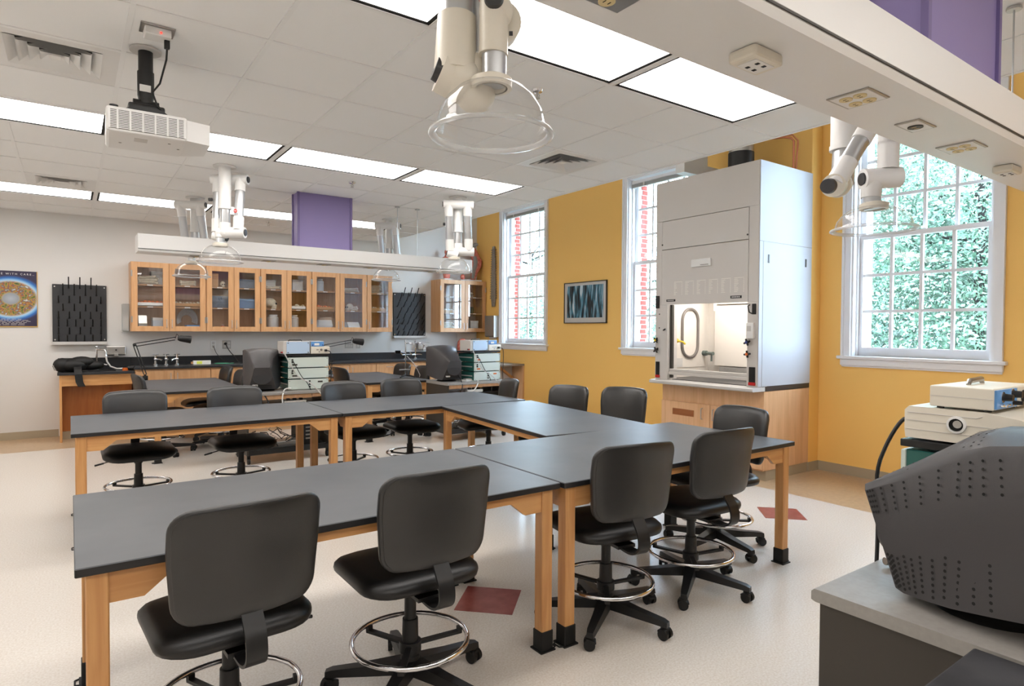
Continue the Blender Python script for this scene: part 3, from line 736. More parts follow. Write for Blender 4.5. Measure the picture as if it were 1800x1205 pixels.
# ================================================================ PROJECTOR
def projector():
    t = thing('projector', 'white ceiling projector with a grille, hanging on a black pole', 'projector', (.345, 3.87, 2.49), R(-2))
    m = MB(); m.bx(-.185, .178, -.17, .20, -.064, .062, .014); m.build('projector_body', M_white, t)
    m = MB(); m.prism([(.172, -.162), (.29, -.13), (.29, .12), (.172, .195)], 2, -.058, .05); m.build('lens_housing', M_white, t)
    m = MB(); m.bx(-.172, .165, -.173, -.169, -.05, .044); m.build('grille_recess', M_dkgrey, t)
    for k in range(12):
        z = -.046 + k * .0082; m = MB(); m.bx(-.172, .165, -.177, -.171, z - .0022, z + .0022); m.build('grille_slat', M_white, t)
    m = MB()
    for x in (-.17, -.135, -.08, -.025, .03, .085, .132, .163): m.bx(x - .004, x + .004, -.1775, -.171, -.052, .046)
    m.build('grille_post', M_white, t)
    m = MB(); m.bx(-.06, .0, -.09, -.02, -.0655, -.063); m.build('rating_label', M_lite, t)
    for x, y in ((.1, -.07), (.15, .02), (-.12, .05)):
        m = MB(); m.cyl((x, y, -.0655), (x, y, -.063), .007, n=12); m.build('screw', M_grey, t)
    m = MB(); m.cyl((-.15, -.13, .06), (-.15, -.13, .075), .02, n=16); m.build('adjust_foot', M_black, t)
    p = thing('projector_mount', 'black telescoping pole mount holding the white projector', 'mount', (.345, 3.90, CZ))
    m = MB(); m.cyl((0, 0, 0), (0, 0, -.012), .075, n=28); m.build('ceiling_plate', M_lite, p)
    m = MB(); m.cyl((0, 0, -.01), (0, 0, -.29), .035, n=24); m.cyl((0, 0, -.12), (0, 0, -.25), .04, n=24); m.cyl((0, 0, -.25), (0, 0, -.32), .04, .026, n=24); m.build('pole', M_black, p)
    m = MB(); m.bx(-.032, .02, -.043, -.038, -.235, -.2); m.build('pole_label', M_paper, p)
    m = MB(); m.bx(-.085, .085, -.06, .06, -.34, -.305, .01); m.prism([(-.07, -.33), (.07, -.33), (.12, -.366), (.12, -.384), (-.12, -.384), (-.12, -.366)], 1, -.075, .075); m.cyl((-.06, 0, -.3), (.06, 0, -.3), .03, n=16); m.build('yoke', M_black, p)
    for k in range(4):
        a = R(45 + 90 * k); m = MB(); m.tube([(0, 0, -.36), (.12 * math.cos(a), .11 * math.sin(a), -.372), (.14 * math.cos(a), .13 * math.sin(a), -.384)], .012, 8); m.build('spider_arm', M_black, p)
    b = thing('ceiling_outlet', 'white ceiling outlet box above the projector pole with a power plug', 'outlet', (.37, 3.60, CZ))
    m = MB(); m.bx(-.075, .075, -.06, .06, -.006, 0); m.build('cover_plate', M_steel, b)
    m = MB(); m.bx(-.058, .058, -.045, .045, -.045, -.005, .005); m.build('outlet_box', M_white, b)
    m = MB(); m.cyl((.012, -.045, -.03), (.012, -.049, -.03), .005, n=10); m.build('indicator_light', mat('red_indicator', (255, 60, 50), .4, emit=1.5), b)
    m = MB(); m.bx(.03, .055, -.012, .012, -.085, -.04, .004); m.build('power_plug', M_black, b)
    c = MB(); c.tube([(.043, 0, -.08), (.045, .05, -.12), (.03, .19, -.2), (-.0, .235, -.24), (.02, .235, -.3), (.06, .23, -.35), (.09, .23, -.385), (.12, .22, -.36), (.15, .22, -.38)], .005, 8); c.build('power_cord', M_black, b)
projector()

# ================================================================ FUME HOOD
def fume_hood():
    xf, xb, y0, y1, zt = 5.276, 6.186, 3.433, 4.69, 3.046
    t = thing('fume_hood', 'tall white and beige fume hood on a wooden base cabinet by the yellow wall', 'fume hood', (xf, y0, 0))
    Lx, Ly = lambda x: x - xf, lambda y: y - y0
    D = xb - xf; Wd = y1 - y0
    m = MB(); bx = Lx(5.39)
    m.bx(bx, D, .0, Wd - .014, .1, .862); base = m.build('base_cabinet', W_HOOD, t)
    m = MB(); m.bx(bx + .05, D, .0 + .004, Wd - .02, 0, .1); m.build('toe_kick', M_base, base)
    for k, (a, b, hy) in enumerate(((.6, Wd - .016, .69), (.0 + .004, .594, .55))):
        m = MB(); m.bx(bx - .02, bx, a, b, .115, .675, .002, 1); d = m.build('cabinet_door', W_HOOD, t)
        m = MB(); m.tube([(bx - .02, hy - .0, .52), (bx - .045, hy, .525), (bx - .045, hy, .63), (bx - .02, hy, .635)], .005, 8); m.build('door_handle', M_alu, d)
        if k == 0:
            m = MB(); m.bx(bx - .022, bx - .019, .80, 1.08, .53, .6)
            for q in range(5): m.bx(bx - .027, bx - .021, .80, 1.08, .535 + .013 * q, .541 + .013 * q)
            m.build('door_grille', wood('grille_wood', (176, 112, 68), (160, 98, 58), (9, .8, 9)), d)
    m = MB(); m.bx(bx - .03, D, .0, Wd, .865, .915); m.build('worktop', M_counter, t)
    m = MB(); m.prism([(-.075, .868), (-.085, .88), (-.085, .898), (-.06, .908), (.12, .908), (.12, .868)], 1, -.006, Wd + .006); m.build('front_sill', M_lite, t)
    # superstructure
    m = MB(); m.bx(.004, D, -.006, .012, .915, zt); sp = m.build('side_panel', M_whitegloss, t)
    m = MB(); m.bx(.02, D, Wd - .014, Wd, .915, zt); m.build('side_panel', M_whitegloss, t)
    m = MB(); m.bx(.004, D, -.0075, -.005, 2.288, 2.293); m.bx(.06, .064, -.0075, -.005, .915, 2.29); m.build('panel_seam', M_grey, sp)
    for x in (.15, .80):
        m = MB(); m.bx(x - .012, x + .012, -.009, -.004, 2.09, 2.17); m.build('latch_slot', M_dkgrey, sp)
    m = MB(); m.bx(.0, D, 0, Wd, zt - .02, zt); m.build('top_panel', M_white, t)
    oy0, oy1, oz0, oz1 = .115, 1.085, .91, 1.72
    P = 0.0
    for nm, a, b, c, d in (('fascia_panel', .0, Wd, 2.625, zt), ('fascia_panel', .11, 1.17, 2.318, 2.62), ('fascia_panel', .11, 1.17, oz1, 2.312)):
        m = MB(); m.bx(-.004, .03, a, b, c, d, .002, 1); m.build(nm, M_beige, t)
    for a, b in ((0, .107), (1.173, Wd)):
        m = MB(); m.bx(0, .03, a, b, oz1, 2.625, .002, 1); m.build('fascia_panel', M_beige, t)
    m = MB(); m.bx(0, .16, 0, oy0, .908, oz1, .003, 1); rp = m.build('front_post', M_beige, t)
    m = MB(); m.bx(0, .16, oy1, Wd, .908, oz1, .003, 1); lp = m.build('front_post', M_beige, t)
    for y, z in ((.12, 2.36), (1.165, 2.37)):
        m = MB(); m.cyl((-.008, y, z), (-.003, y, z), .009, n=12); m.build('fascia_screw', M_dkgrey, t)
    m = MB(); m.bx(-.022, -.004, .527, .768, 2.097, 2.177, .006); q = m.build('airflow_monitor', M_white, t)
    m = MB(); m.bx(-.0235, -.0215, .55, .65, 2.11, 2.118); m.build('monitor_print', M_grey, q)
    # printed instruction columns, pale on beige
    m = MB(); rnd = random.Random(3)
    for c in range(6):
        ya = 1.0 - c * .148
        for r in range(11):
            L = .105 * (1 if r == 0 else rnd.uniform(.2, .45)); z = 1.955 - r * .0135
            m.bx(-.0052, -.0038, ya - L, ya, z, z + .0045)
            m.bx(-.0052, -.0038, ya - .11, ya - .1, z, z + .0045)
    o = m.build('printed_instructions', mat('pale_print', (244, 240, 232), .5), t); o['kind'] = 'stuff'
    for a, b, z0, z1, ks in ((.98, 1.1, 1.752, 1.776, 6), (.175, .30, 1.758, 1.785, 5)):
        m = MB(); m.bx(-.007, -.004, a, b, z0, z1); p = m.build('name_plate', M_black, t)
        m = MB()
        for k in range(ks): m.bx(-.0078, -.0068, a + .02 + k * (b - a - .03) / ks, a + .02 + (k + .7) * (b - a - .03) / ks, z0 + .008, z1 - .007)
        m.build('plate_lettering', M_lite, p)
    # liner
    m = MB()
    m.bx(D - .03, D - .02, .03, Wd - .03, .915, 1.95); m.bx(.16, D - .02, .03, .04, .915, 1.95); m.bx(.16, D - .02, Wd - .04, Wd - .03, .915, 1.95); m.bx(.03, D - .02, .03, Wd - .03, 1.94, 1.95)
    m.build('liner', mat('liner_white', (226, 218, 208), .5), t)
    xb2 = Lx(6.10); yw = Wd - .041; LN = mat('liner_white', (226, 218, 208))
    m = MB(); m.bx(xb2 - .004, xb2 + .006, .05, 1.09, 1.04, 1.73, .003, 1); m.build('baffle_panel', LN, t)
    m = MB(); m.bx(xb2 - .002, xb2 + .006, .05, 1.12, 1.745, 1.93, .003, 1); m.build('baffle_panel', LN, t)
    m = MB(); m.bx(xb2 - .014, xb2 + .004, 1.07, 1.10, 1.67, 1.76); m.build('baffle_clip', M_white, t)
    m = MB(); m.bx(xb2 - .004, xb2 + .02, .05, 1.02, .955, 1.03); m.build('baffle_slot', M_grey, t)
    m = MB(); m.bx(.17, xb2 - .02, yw - .006, yw, 1.02, 1.92, .003, 1); m.build('side_liner_panel', LN, t)
    yw -= .006
    pts = [(Lx(5.80) + a, yw - .008, 1.413 + b) for a, b in rrect(.275, .55, .132, 8)]
    m = MB(); m.tube(pts, .017, 8, closed=True); m.build('oval_gasket', mat('gasket_grey', (112, 104, 98), .5), t)
    gx = Lx(5.555)
    m = MB(); m.cyl((gx, yw, 1.328), (gx, yw - .03, 1.328), .026, n=16); m.tube([(gx, yw - .03, 1.328), (gx + .03, yw - .08, 1.315), (gx + .05, yw - .1, 1.29)], .011, 8); m.build('gas_nozzle', M_yellowp, t)
    gx = xb2 - .05
    m = MB(); m.cyl((gx, yw, 1.18), (gx, yw - .05, 1.18), .03, n=16); m.cyl((gx, yw - .05, 1.18), (gx - .03, yw - .16, 1.18), .02, n=12); m.cyl((gx - .02, yw - .13, 1.18), (gx - .02, yw - .13, 1.09), .011, n=10); m.build('water_nozzle', mat('grey_green_valve', (92, 104, 98), .4), t)
    m = MB(); m.bx(Lx(5.58), Lx(5.68), yw - .002, yw, 1.03, 1.13); m.build('wall_label', M_lite, t)
    # sash
    m = MB(); m.quad([(.055, oy0, 1.02), (.055, oy1, 1.02), (.055, oy1, oz1 + .03), (.055, oy0, oz1 + .03)]); m.build('sash_glass', M_sash, t)
    m = MB(); m.bx(.03, .075, oy0, oy1, 1.0, 1.03, .004); m.bx(.02, .05, oy0, oy1, .965, 1.0, .006); m.build('sash_rail', M_beige, t)
    m = MB(); m.bx(.04, .07, oy1 - .03, oy1, .93, oz1); m.build('sash_track', M_dkgrey, t)
    # controls on the posts
    for nm, a, b, c, d, mm in (('switch_plate', 1.2, 1.25, 1.685, 1.82, M_black), ('outlet_cover', 1.19, 1.24, .955, 1.10, M_black), ('red_strip', 1.185, 1.245, .925, .955, M_red), ('outlet_cover', .02, .085, .955, 1.10, M_black), ('red_strip', .017, .09, .925, .955, M_red), ('switch_plate', .02, .06, 1.6, 1.70, M_black)):
        m = MB(); m.bx(-.012, .001, a, b, c, d, .003, 1); m.build(nm, mm, t)
    m = MB(); m.bx(-.035, .001, .028, .105, 1.37, 1.52, .006); q = m.build('airflow_control', M_white, t)
    m = MB(); m.bx(-.037, -.034, .05, .095, 1.44, 1.49); m.build('display', M_lite, q)
    m = MB(); m.tube([(.0, .09, 1.69), (-.03, .09, 1.68), (-.03, .075, 1.62), (-.0, .07, 1.61)], .006, 8); m.build('cord_hook', M_black, t)
    for k, (y, z, c) in enumerate(((1.225, 1.335, M_yellowp), (1.22, 1.228, M_knob), (.095, 1.335, mat('blue_plastic', (44, 62, 130), .4)), (.09, 1.222, M_orange))):
        m = MB(); m.cyl((0, y, z), (-.03, y, z), .008, n=10)
        for q in range(4): a = R(45 + 90 * q + 12 * k); m.tube([(-.03, y, z), (-.032, y + .034 * math.cos(a), z + .034 * math.sin(a))], [.012, .009], 8)
        o = m.build('valve_knob', M_black, t)
        m = MB(); m.cyl((-.036, y, z), (-.046, y, z), .013, n=14); m.build('valve_index', c, o)
    for z in (1.62, 1.47):
        m = MB(); m.cyl((-.004, 1.2, z), (.002, 1.2, z), .007, n=10); m.build('button', M_dkgrey, t)
    m = MB(); m.tube([(0, 1.12, 1.45), (-.03, 1.12, 1.445), (-.03, 1.09, 1.46)], .006, 8); m.build('cord_hook', M_black, t)
    # hood lamp
    m = MB(); m.bx(.2, .6, .2, 1.05, 1.928, 1.938); m.build('hood_lamp', mat('hood_lamp_glow', (255, 252, 248), .5, emit=7), t)
fume_hood()
dct = thing('exhaust_duct', 'round steel exhaust duct with a black sleeve on top of the fume hood', 'duct', (5.80, 4.0, 3.046))
m = MB(); m.cyl((0, 0, 0), (0, 0, .9), .125, n=32); m.build('duct_pipe', M_steel, dct)
m = MB(); m.cyl((0, 0, .10), (0, 0, .27), .131, n=32); m.build('duct_sleeve', M_black, dct)
m = MB(); m.tube([(5.95, 3.40 + .1, 3.046), (5.95, 3.5, 3.35), (5.94, 3.52, 3.385), (5.9, 3.58, 3.4), (5.85, 3.95, 3.44), (5.85, 4.3, 3.46)], .011, 10); m.tube([(5.99, 3.5, 3.046), (5.99, 3.48, 3.36), (5.95, 3.52, 3.42), (5.88, 3.95, 3.47), (5.87, 4.3, 3.49)], .009, 10)
o = m.build('copper_pipe', M_copper); tag(o, 'thin copper pipes bending over the top of the fume hood', 'pipe')
m = MB(); m.bx(5.5, 6.18, 4.50, 4.62, 3.18, 3.30); m.bx(5.5, 5.9, 4.50, 4.62, 3.30, 3.9); o = m.build('pipe_boxing', M_white); tag(o, 'white boxed channel above the fume hood beside its duct', 'boxing')

# ================================================================ WALL CABINETS
def handle(mb, x, y, z0, z1):
    mb.tube([(x, y, z0), (x, y - .024, z0 + .004), (x, y - .024, z1 - .004), (x, y, z1)], .0045, 8)
def wall_cabinet(label, x0, x1, doors, hinge, yf=9.80, z0=1.389, z1=2.33, yb=YB, side=True):
    """doors: list of door edges; hinge: 'l'/'r' per door"""
    t = thing('wall_cabinet', label, 'cabinet', (x0, yf, z0), 0, 'glass-door wall cabinets')
    Wd, D, Hh = x1 - x0, yb - yf, z1 - z0; s = .019
    m = MB(); m.bx(0, s, .02, D, 0, Hh); m.bx(Wd - s, Wd, .02, D, 0, Hh); m.bx(s, Wd - s, .02, D, 0, s); m.bx(s, Wd - s, .02, D, Hh - s, Hh); m.bx(s, Wd - s, D - .01, D, s, Hh - s)
    if len(doors) > 2:
        c = doors[1] - x0; m.bx(c - .012, c + .012, .02, .05, s, Hh - s)
    m.build('cabinet_body', W_CAB, t)
    for zz in (.325, .625):
        m = MB(); m.bx(s, Wd - s, .04, D - .01, zz, zz + .02); sh = m.build('shelf', W_IN, t)
        for k in range(len(doors) - 1):
            c = (doors[k] + doors[k + 1]) / 2 - x0; m = MB(); m.bx(c - .035, c + .035, .0375, .0405, zz + .003, zz + .017); m.build('shelf_label', M_paper, sh)
    for k in range(len(doors) - 1):
        a, b = doors[k] - x0 + .0025, doors[k + 1] - x0 - .0025; st = .072
        m = MB(); m.bx(a, a + st, 0, .02, 0, Hh, .0015, 1); m.bx(b - st, b, 0, .02, 0, Hh, .0015, 1); m.bx(a + st, b - st, 0, .02, 0, st, .0015, 1); m.bx(a + st, b - st, 0, .02, Hh - st, Hh, .0015, 1)
        d = m.build('cabinet_door', W_CAB, t)
        m = MB(); m.quad([(a + st, .01, st), (b - st, .01, st), (b - st, .01, Hh - st), (a + st, .01, Hh - st)]); m.build('door_glass', M_cabglass, d)
        hx = b - .03 if hinge[k] == 'l' else a + .03
        m = MB(); handle(m, hx, 0, .05, .165); m.build('door_handle', M_alu, d)
        gx = a + .004 if hinge[k] == 'l' else b - .004
        for zz in (.12, Hh - .2):
            m = MB(); m.bx(gx - .009, gx + .009, -.006, .004, zz, zz + .085, .002, 1); m.build('door_hinge', M_steel, d)
    return t
wall_cabinet('two-door glass wall cabinet at the far left, filled with bones and boxes', .675, 1.595, [.678, 1.129, 1.592], 'lr')
wall_cabinet('two-door glass wall cabinet, second from the left', 1.597, 2.336, [1.6, 1.966, 2.333], 'lr')
wall_cabinet('two-door glass wall cabinet with a skull inside, middle of the long row', 2.338, 3.102, [2.341, 2.72, 3.1], 'lr')
wall_cabinet('two-door glass wall cabinet right of the middle of the long row', 3.104, 4.014, [3.107, 3.56, 4.012], 'lr')
wall_cabinet('one-door glass wall cabinet at the right end of the long row', 4.016, 4.474, [4.019, 4.472], 'r')
wall_cabinet('two-door glass wall cabinet in the corner with model figures on top', 5.39, 6.362, [5.393, 5.908, 6.36], 'lr')
# ---- things in the cabinets
ZS = {0: 1.409, 1: 1.735, 2: 2.035}; LV = ('bottom', 'middle shelf', 'top shelf')
def lidded_box(label, x, y, lv, sx, sy, sz, m1, m2=None, z=None, name='storage_box'):
    t = thing(name, label, 'box', (x, y, ZS[lv] if z is None else z), 0)
    m = MB(); m.bx(-sx / 2, sx / 2, -sy / 2, sy / 2, 0, sz * .78, .003, 1); m.build('box_body', m1, t)
    m = MB(); m.bx(-sx / 2 - .003, sx / 2 + .003, -sy / 2 - .003, sy / 2 + .003, sz * .76, sz, .004, 1); m.build('box_lid', m2 or m1, t)
def skull(label, x, y, lv, r=.075, z=None, rz=0):
    t = thing('skull', label, 'skull', (x, y, ZS[lv] if z is None else z), rz)
    m = MB(); m.ball((0, .02, r * 1.15), (r * .82, r * 1.15, r * .85), 16); m.bx(-r * .45, r * .45, -r * 1.0, -r * .2, r * .15, r * .9, .012); m.build('cranium', M_bone, t)
    m = MB(); m.bx(-r * .45, r * .45, -r * .95, -r * .1, 0, r * .22, .008); m.build('jaw', M_bone, t)
    m = MB()
    for s_ in (-1, 1): m.ball((s_ * r * .3, -r * .92, r * .95), (r * .2, r * .12, r * .2), 10)
    m.build('eye_socket', M_dark, t)
def bones(label, x, y, lv, n, L, seed, z=None):
    rn = random.Random(seed); t = thing('bone_pile', label, 'bones', (x, y, ZS[lv] if z is None else z), 0)
    for k in range(n):
        a = rn.uniform(-.5, .5); zz = .018 + k * .022; l = L * rn.uniform(.7, 1); c, s_ = math.cos(a) * l / 2, math.sin(a) * l / 2
        m = MB(); m.tube([(-c, -s_, zz), (-c * .8, -s_ * .8, zz), (c * .8, s_ * .8, zz + .004), (c, s_, zz + .004)], [.017, .009, .009, .017], 8); m.ball((-c, -s_, zz), .017, 8); m.ball((c, s_, zz), .018, 8); m.build('bone', M_bone, t)
def tray(label, x, y, lv, sx, m1, m2, seed, n=7):
    rn = random.Random(seed); t = thing('specimen_tray', label, 'tray', (x, y, ZS[lv]), 0)
    m = MB(); m.bx(-sx / 2, sx / 2, -.1, .1, 0, .01)
    for a in ((-sx / 2, -sx / 2 + .008, -.1, .1), (sx / 2 - .008, sx / 2, -.1, .1), (-sx / 2, sx / 2, -.1, -.092), (-sx / 2, sx / 2, .092, .1)): m.bx(a[0], a[1], a[2], a[3], 0, .05)
    m.build('tray_body', m1, t)
    for k in range(n):
        m = MB(); r = rn.uniform(.018, .03); m.ball((-sx / 2 + (k + .5) * sx / n, rn.uniform(-.04, .04), .03 + r), (r, r * .8, r * .9), 10); m.build('specimen', m2, t)
def jar(label, x, y, lv, r, h, m1, m2):
    t = thing('jar', label, 'jar', (x, y, ZS[lv]), 0)
    m = MB(); m.lathe([(0, 0), (r, 0), (r, h * .8), (r * .75, h * .88), (r * .75, h * .9), (0, h * .9)], n=20); m.build('jar_body', m1, t)
    m = MB(); m.cyl((0, 0, h * .89), (0, 0, h), r * .8, n=20); m.build('jar_lid', m2, t)
def device(label, x, y, lv, sx, sy, sz, m1, name='instrument', z=None, rz=0):
    t = thing(name, label, 'instrument', (x, y, ZS[lv] if z is None else z), rz)
    m = MB(); m.prism([(-sy / 2, 0), (sy / 2, 0), (sy / 2, sz), (-sy * .1, sz), (-sy / 2, sz * .45)], 0, -sx / 2, sx / 2); m.build('instrument_body', m1, t)
    m = MB()
    for k in range(3): m.cyl((-sx * .3 + k * sx * .3, -sy / 2 - .012, sz * .22), (-sx * .3 + k * sx * .3, -sy / 2 + .001, sz * .22), .009, n=10)
    m.build('instrument_knob', M_black, t)
M_tote = mat('clear_tote', (176, 182, 190), .3); M_bluegrey = mat('blue_grey_cloth', (92, 104, 122), .8, noise=.3, scale=20)
bones('loose bundle of long bones on the top shelf of the leftmost cabinet', .88, 9.93, 2, 5, .26, 1)
lidded_box('white carton at the back of the top shelf, leftmost cabinet', 1.0, 10.05, 2, .14, .1, .19, M_lite)
tray('cream tray of orange specimens on the middle shelf of the leftmost cabinet', .9, 9.94, 1, .34, M_paper, M_orange, 2)
lidded_box('grey tote with a white lid at the bottom of the leftmost cabinet', 1.02, 9.95, 0, .17, .2, .17, M_tote, M_lite)
device('chromed instrument standing at the bottom left of the leftmost cabinet', .82, 9.95, 0, .1, .12, .2, M_steel)
bones('short bones at the top of the second cabinet door', 1.38, 9.93, 2, 3, .2, 5)
tray('wooden tray of pale bones on the middle shelf behind the second door', 1.37, 9.94, 1, .33, M_card, M_bone, 6)
lidded_box('white and blue carton at the bottom behind the second door', 1.43, 9.93, 0, .16, .2, .07, M_paper, M_blue)
m = MB()
for k in range(5): m.tube([(.13 * math.cos(R(a)) * (1 - k * .1), -.02 + k * .02, .1 + .16 * math.sin(R(a)) * (1 - .12 * k)) for a in range(-20, 201, 20)], .009, 8)
o = m.build('tubing_coil', M_lite, None, (1.38, 10.02, 1.45)); tag(o, 'coil of grey tubing at the bottom behind the second door', 'tubing')
lidded_box('brown carton on the top shelf behind the third door', 1.72, 9.97, 2, .1, .2, .2, M_card)
skull('small pale skull on the top shelf behind the third door', 1.84, 9.92, 2, .045)
lidded_box('dark folded case on the middle shelf behind the third door', 1.785, 9.95, 1, .24, .2, .17, M_bluegrey)
jar('orange topped small jar at the bottom behind the third door', 1.83, 9.9, 0, .025, .075, M_orange, M_white)
lidded_box('grey blue storage case on the top shelf behind the fourth door', 2.15, 9.95, 2, .25, .2, .13, M_bluegrey)
lidded_box('blue storage case on the middle shelf behind the fourth door', 2.15, 9.95, 1, .25, .2, .14, mat('denim_blue', (96, 124, 158), .6))
lidded_box('flat white tray box at the bottom behind the fourth door', 2.15, 9.95, 0, .25, .2, .035, M_lite)
lidded_box('pale carton on the top shelf behind the fifth door', 2.5, 10.02, 2, .2, .1, .15, M_lite)
bones('thin rib bones on the top shelf behind the fifth door', 2.56, 9.92, 2, 2, .2, 8)
skull('domed tan skull on the middle shelf behind the fifth door', 2.52, 9.94, 1, .085, None, R(70))
jar('jar with a white and blue label at the bottom behind the fifth door', 2.55, 9.95, 0, .085, .24, M_lite, M_lite)
lidded_box('pale carton on the top shelf behind the sixth door', 2.93, 10.0, 2, .16, .1, .17, M_lite)
jar('jar with a pale label at the bottom behind the sixth door', 2.86, 9.95, 0, .08, .24, M_lite, M_lite)
tray('tray of small bones on the middle shelf behind the sixth door', 2.9, 9.94, 1, .25, M_paper, M_bone, 9)
jar('large clear jar on the top shelf behind the seventh door', 3.27, 9.97, 2, .075, .2, M_tote, M_lite)
tray('orange tray of specimens on the middle shelf behind the seventh door', 3.33, 9.94, 1, .3, M_card, M_orange, 11)
device('grey instrument case at the bottom behind the seventh door', 3.34, 9.97, 0, .26, .18, .17, M_tote)
bones('pale bones on the top shelf behind the eighth door', 3.79, 9.93, 2, 3, .26, 13)
skull('long white animal skull on the middle shelf behind the eighth door', 3.76, 9.94, 1, .06, None, R(-60))
bones('white bones beside the animal skull behind the eighth door', 3.86, 9.97, 1, 3, .16, 15)
device('white slope-fronted balance at the bottom behind the eighth door', 3.82, 9.95, 0, .2, .18, .14, M_paper)
bones('curved ribs of a small skeleton on the top shelf behind the ninth door', 4.22, 9.95, 2, 6, .24, 17)
tray('wooden tray on the middle shelf behind the ninth door', 4.24, 9.94, 1, .28, M_card, M_bone, 19, 5)
skull('reddish anatomical head model on the top shelf of the corner cabinet', 6.13, 9.95, 2, .05)
jar('green jar on the middle shelf of the corner cabinet', 6.14, 9.95, 1, .045, .12, mat('olive_glass', (96, 100, 50), .3), M_dkgrey)
lidded_box('white printed carton at the bottom of the corner cabinet', 6.16, 9.93, 0, .17, .1, .19, M_paper, M_paper)
lidded_box('black box beside the printed carton in the corner cabinet', 6.02, 9.95, 0, .07, .1, .22, M_black)
tray('tray of bones on the middle shelf behind the left door of the corner cabinet', 5.62, 9.94, 1, .3, M_card, M_bone, 23)
bones('vertebrae and rib bones in the bottom of the corner cabinet', 5.62, 9.94, 0, 7, .24, 21)

# ================================================================ WALL BENCH
def base_unit(label, x0, x1, kind, yf=9.58, zt=.885):
    t = thing('base_cabinet', label, 'cabinet', (x0, yf, 0), 0, 'wooden base cabinets along the back wall')
    Wd, D = x1 - x0, YB - yf - .004
    m = MB(); m.bx(0, Wd, .0, D - .004, .1, zt); m.build('cabinet_body', W_CAB, t)
    m = MB(); m.bx(0, Wd, .06, D, 0, .1); m.build('toe_kick', M_base, t)
    fronts = []
    if kind == 'doors': fronts = [(0, Wd / 2, .11, zt - .02, 'r'), (Wd / 2, Wd, .11, zt - .02, 'l')]
    elif kind == 'drawers': h = (zt - .13) / 4; fronts = [(0, Wd, .11 + h * k, .11 + h * (k + 1), 'd') for k in range(4)]
    else: fronts = [(0, Wd / 2, .11, .66, 'r'), (Wd / 2, Wd, .11, .66, 'l'), (0, Wd / 2, .66, zt - .02, 'd'), (Wd / 2, Wd, .66, zt - .02, 'd')]
    for a, b, c, d, k in fronts:
        m = MB(); m.bx(a + .003, b - .003, -.02, 0, c + .003, d - .003, .002, 1); f = m.build('drawer' if k == 'd' else 'cabinet_door', W_CAB, t)
        m = MB()
        if k == 'd': x = (a + b) / 2; m.tube([(x - .05, -.02, d - .05), (x - .048, -.045, d - .05), (x + .048, -.045, d - .05), (x + .05, -.02, d - .05)], .0045, 8)
        else: x = b - .04 if k == 'r' else a + .04; handle(m, x, -.02, d - .15, d - .04)
        m.build('front_handle', M_alu, f)
for k, (a, b, kd, lb) in enumerate(((.70, 1.61, 'doors', 'wooden base cabinet next to the sink bench, below the gas taps'), (1.612, 2.53, 'doors', 'wooden base cabinet behind the left monitor'), (2.532, 3.18, 'drawers', 'wooden base cabinet of drawers behind the left equipment stack'), (3.182, 4.08, 'doors', 'wooden base cabinet right of the left equipment stack'), (4.082, 5.0, 'mixed', 'wooden base cabinet with drawers over doors, behind the ring stand'), (5.002, 5.72, 'drawers', 'wooden base cabinet of drawers behind the right monitor'))):
    base_unit(lb, a, b, kd)
t = thing('worktop', 'long black worktop with backsplash along the back wall', 'worktop', (.69, 9.545, .885))
m = MB(); m.bx(0, W - .69 - .02, 0, YB - .004 - 9.545, 0, .03, .003, 1); m.build('worktop_slab', M_counter, t)
m = MB(); m.bx(0, W - .69 - .02, YB - .004 - 9.545 - .02, YB - .004 - 9.545, .03, .145, .002, 1); m.build('backsplash', mat('backsplash_black', (24, 26, 30), .35), t)
t = thing('sink_bench', 'low open-fronted wooden sink bench with black top at the back left', 'sink bench', (-.13, 9.54, 0))
D = YB - 9.54
m = MB(); m.bx(0, .82, 0, D, .838, .87, .003, 1); m.build('worktop_slab', M_counter, t)
m = MB(); m.bx(0, .82, D - .02, D, .87, 1.03, .002, 1); m.build('backsplash', mat('backsplash_black', (24, 26, 30)), t)
m = MB(); m.bx(.02, .045, .02, D, 0, .838); m.build('end_panel', W_V, t)
m = MB(); m.bx(.045, .81, .03, .055, .70, .838); m.build('front_rail', W_X, t)
m = MB(); m.bx(.045, .81, .30, .32, .1, .838); m.build('back_panel', wood('sink_panel_wood', (186, 112, 48), (172, 98, 38), (8, 8, .8)), t)
m = MB(); m.bx(.045, .81, .28, .32, 0, .1); m.build('toe_board', M_base, t)
m = MB(); a = (.25, .62, .14, .46)
for q in ((a[0], a[0] + .012, a[2], a[3]), (a[1] - .012, a[1], a[2], a[3]), (a[0], a[1], a[2], a[2] + .012), (a[0], a[1], a[3] - .012, a[3])): m.bx(q[0], q[1], q[2], q[3], .868, .882)
m.bx(a[0] + .012, a[1] - .012, a[2] + .012, a[3] - .012, .866, .873); m.build('sink_basin', M_black, t)
# right-hand return shelf by the window wall
t = thing('wall_shelf', 'grey topped wooden return shelf with diagonal brace on the window wall', 'shelf', (6.0, 8.6, 0))
m = MB(); m.bx(-.05, W - 6.0, 0, 1.1, .82, .85); m.build('shelf_top', M_grey, t)
m = MB(); m.bx(W - 6.03, W - 6.0, 0, 1.0, .2, .82); m.build('wall_panel', W_HOOD, t)
m = MB(); m.prism([(-.03, .815), (.03, .815), (W - 6.03, .60), (W - 6.03, .55)], 1, .25, .29); m.build('brace', W_Y, t)
m = MB(); m.bx(-.02, W - 6.03, .32, .34, .1, .82); m.build('support_panel', M_beige, t)

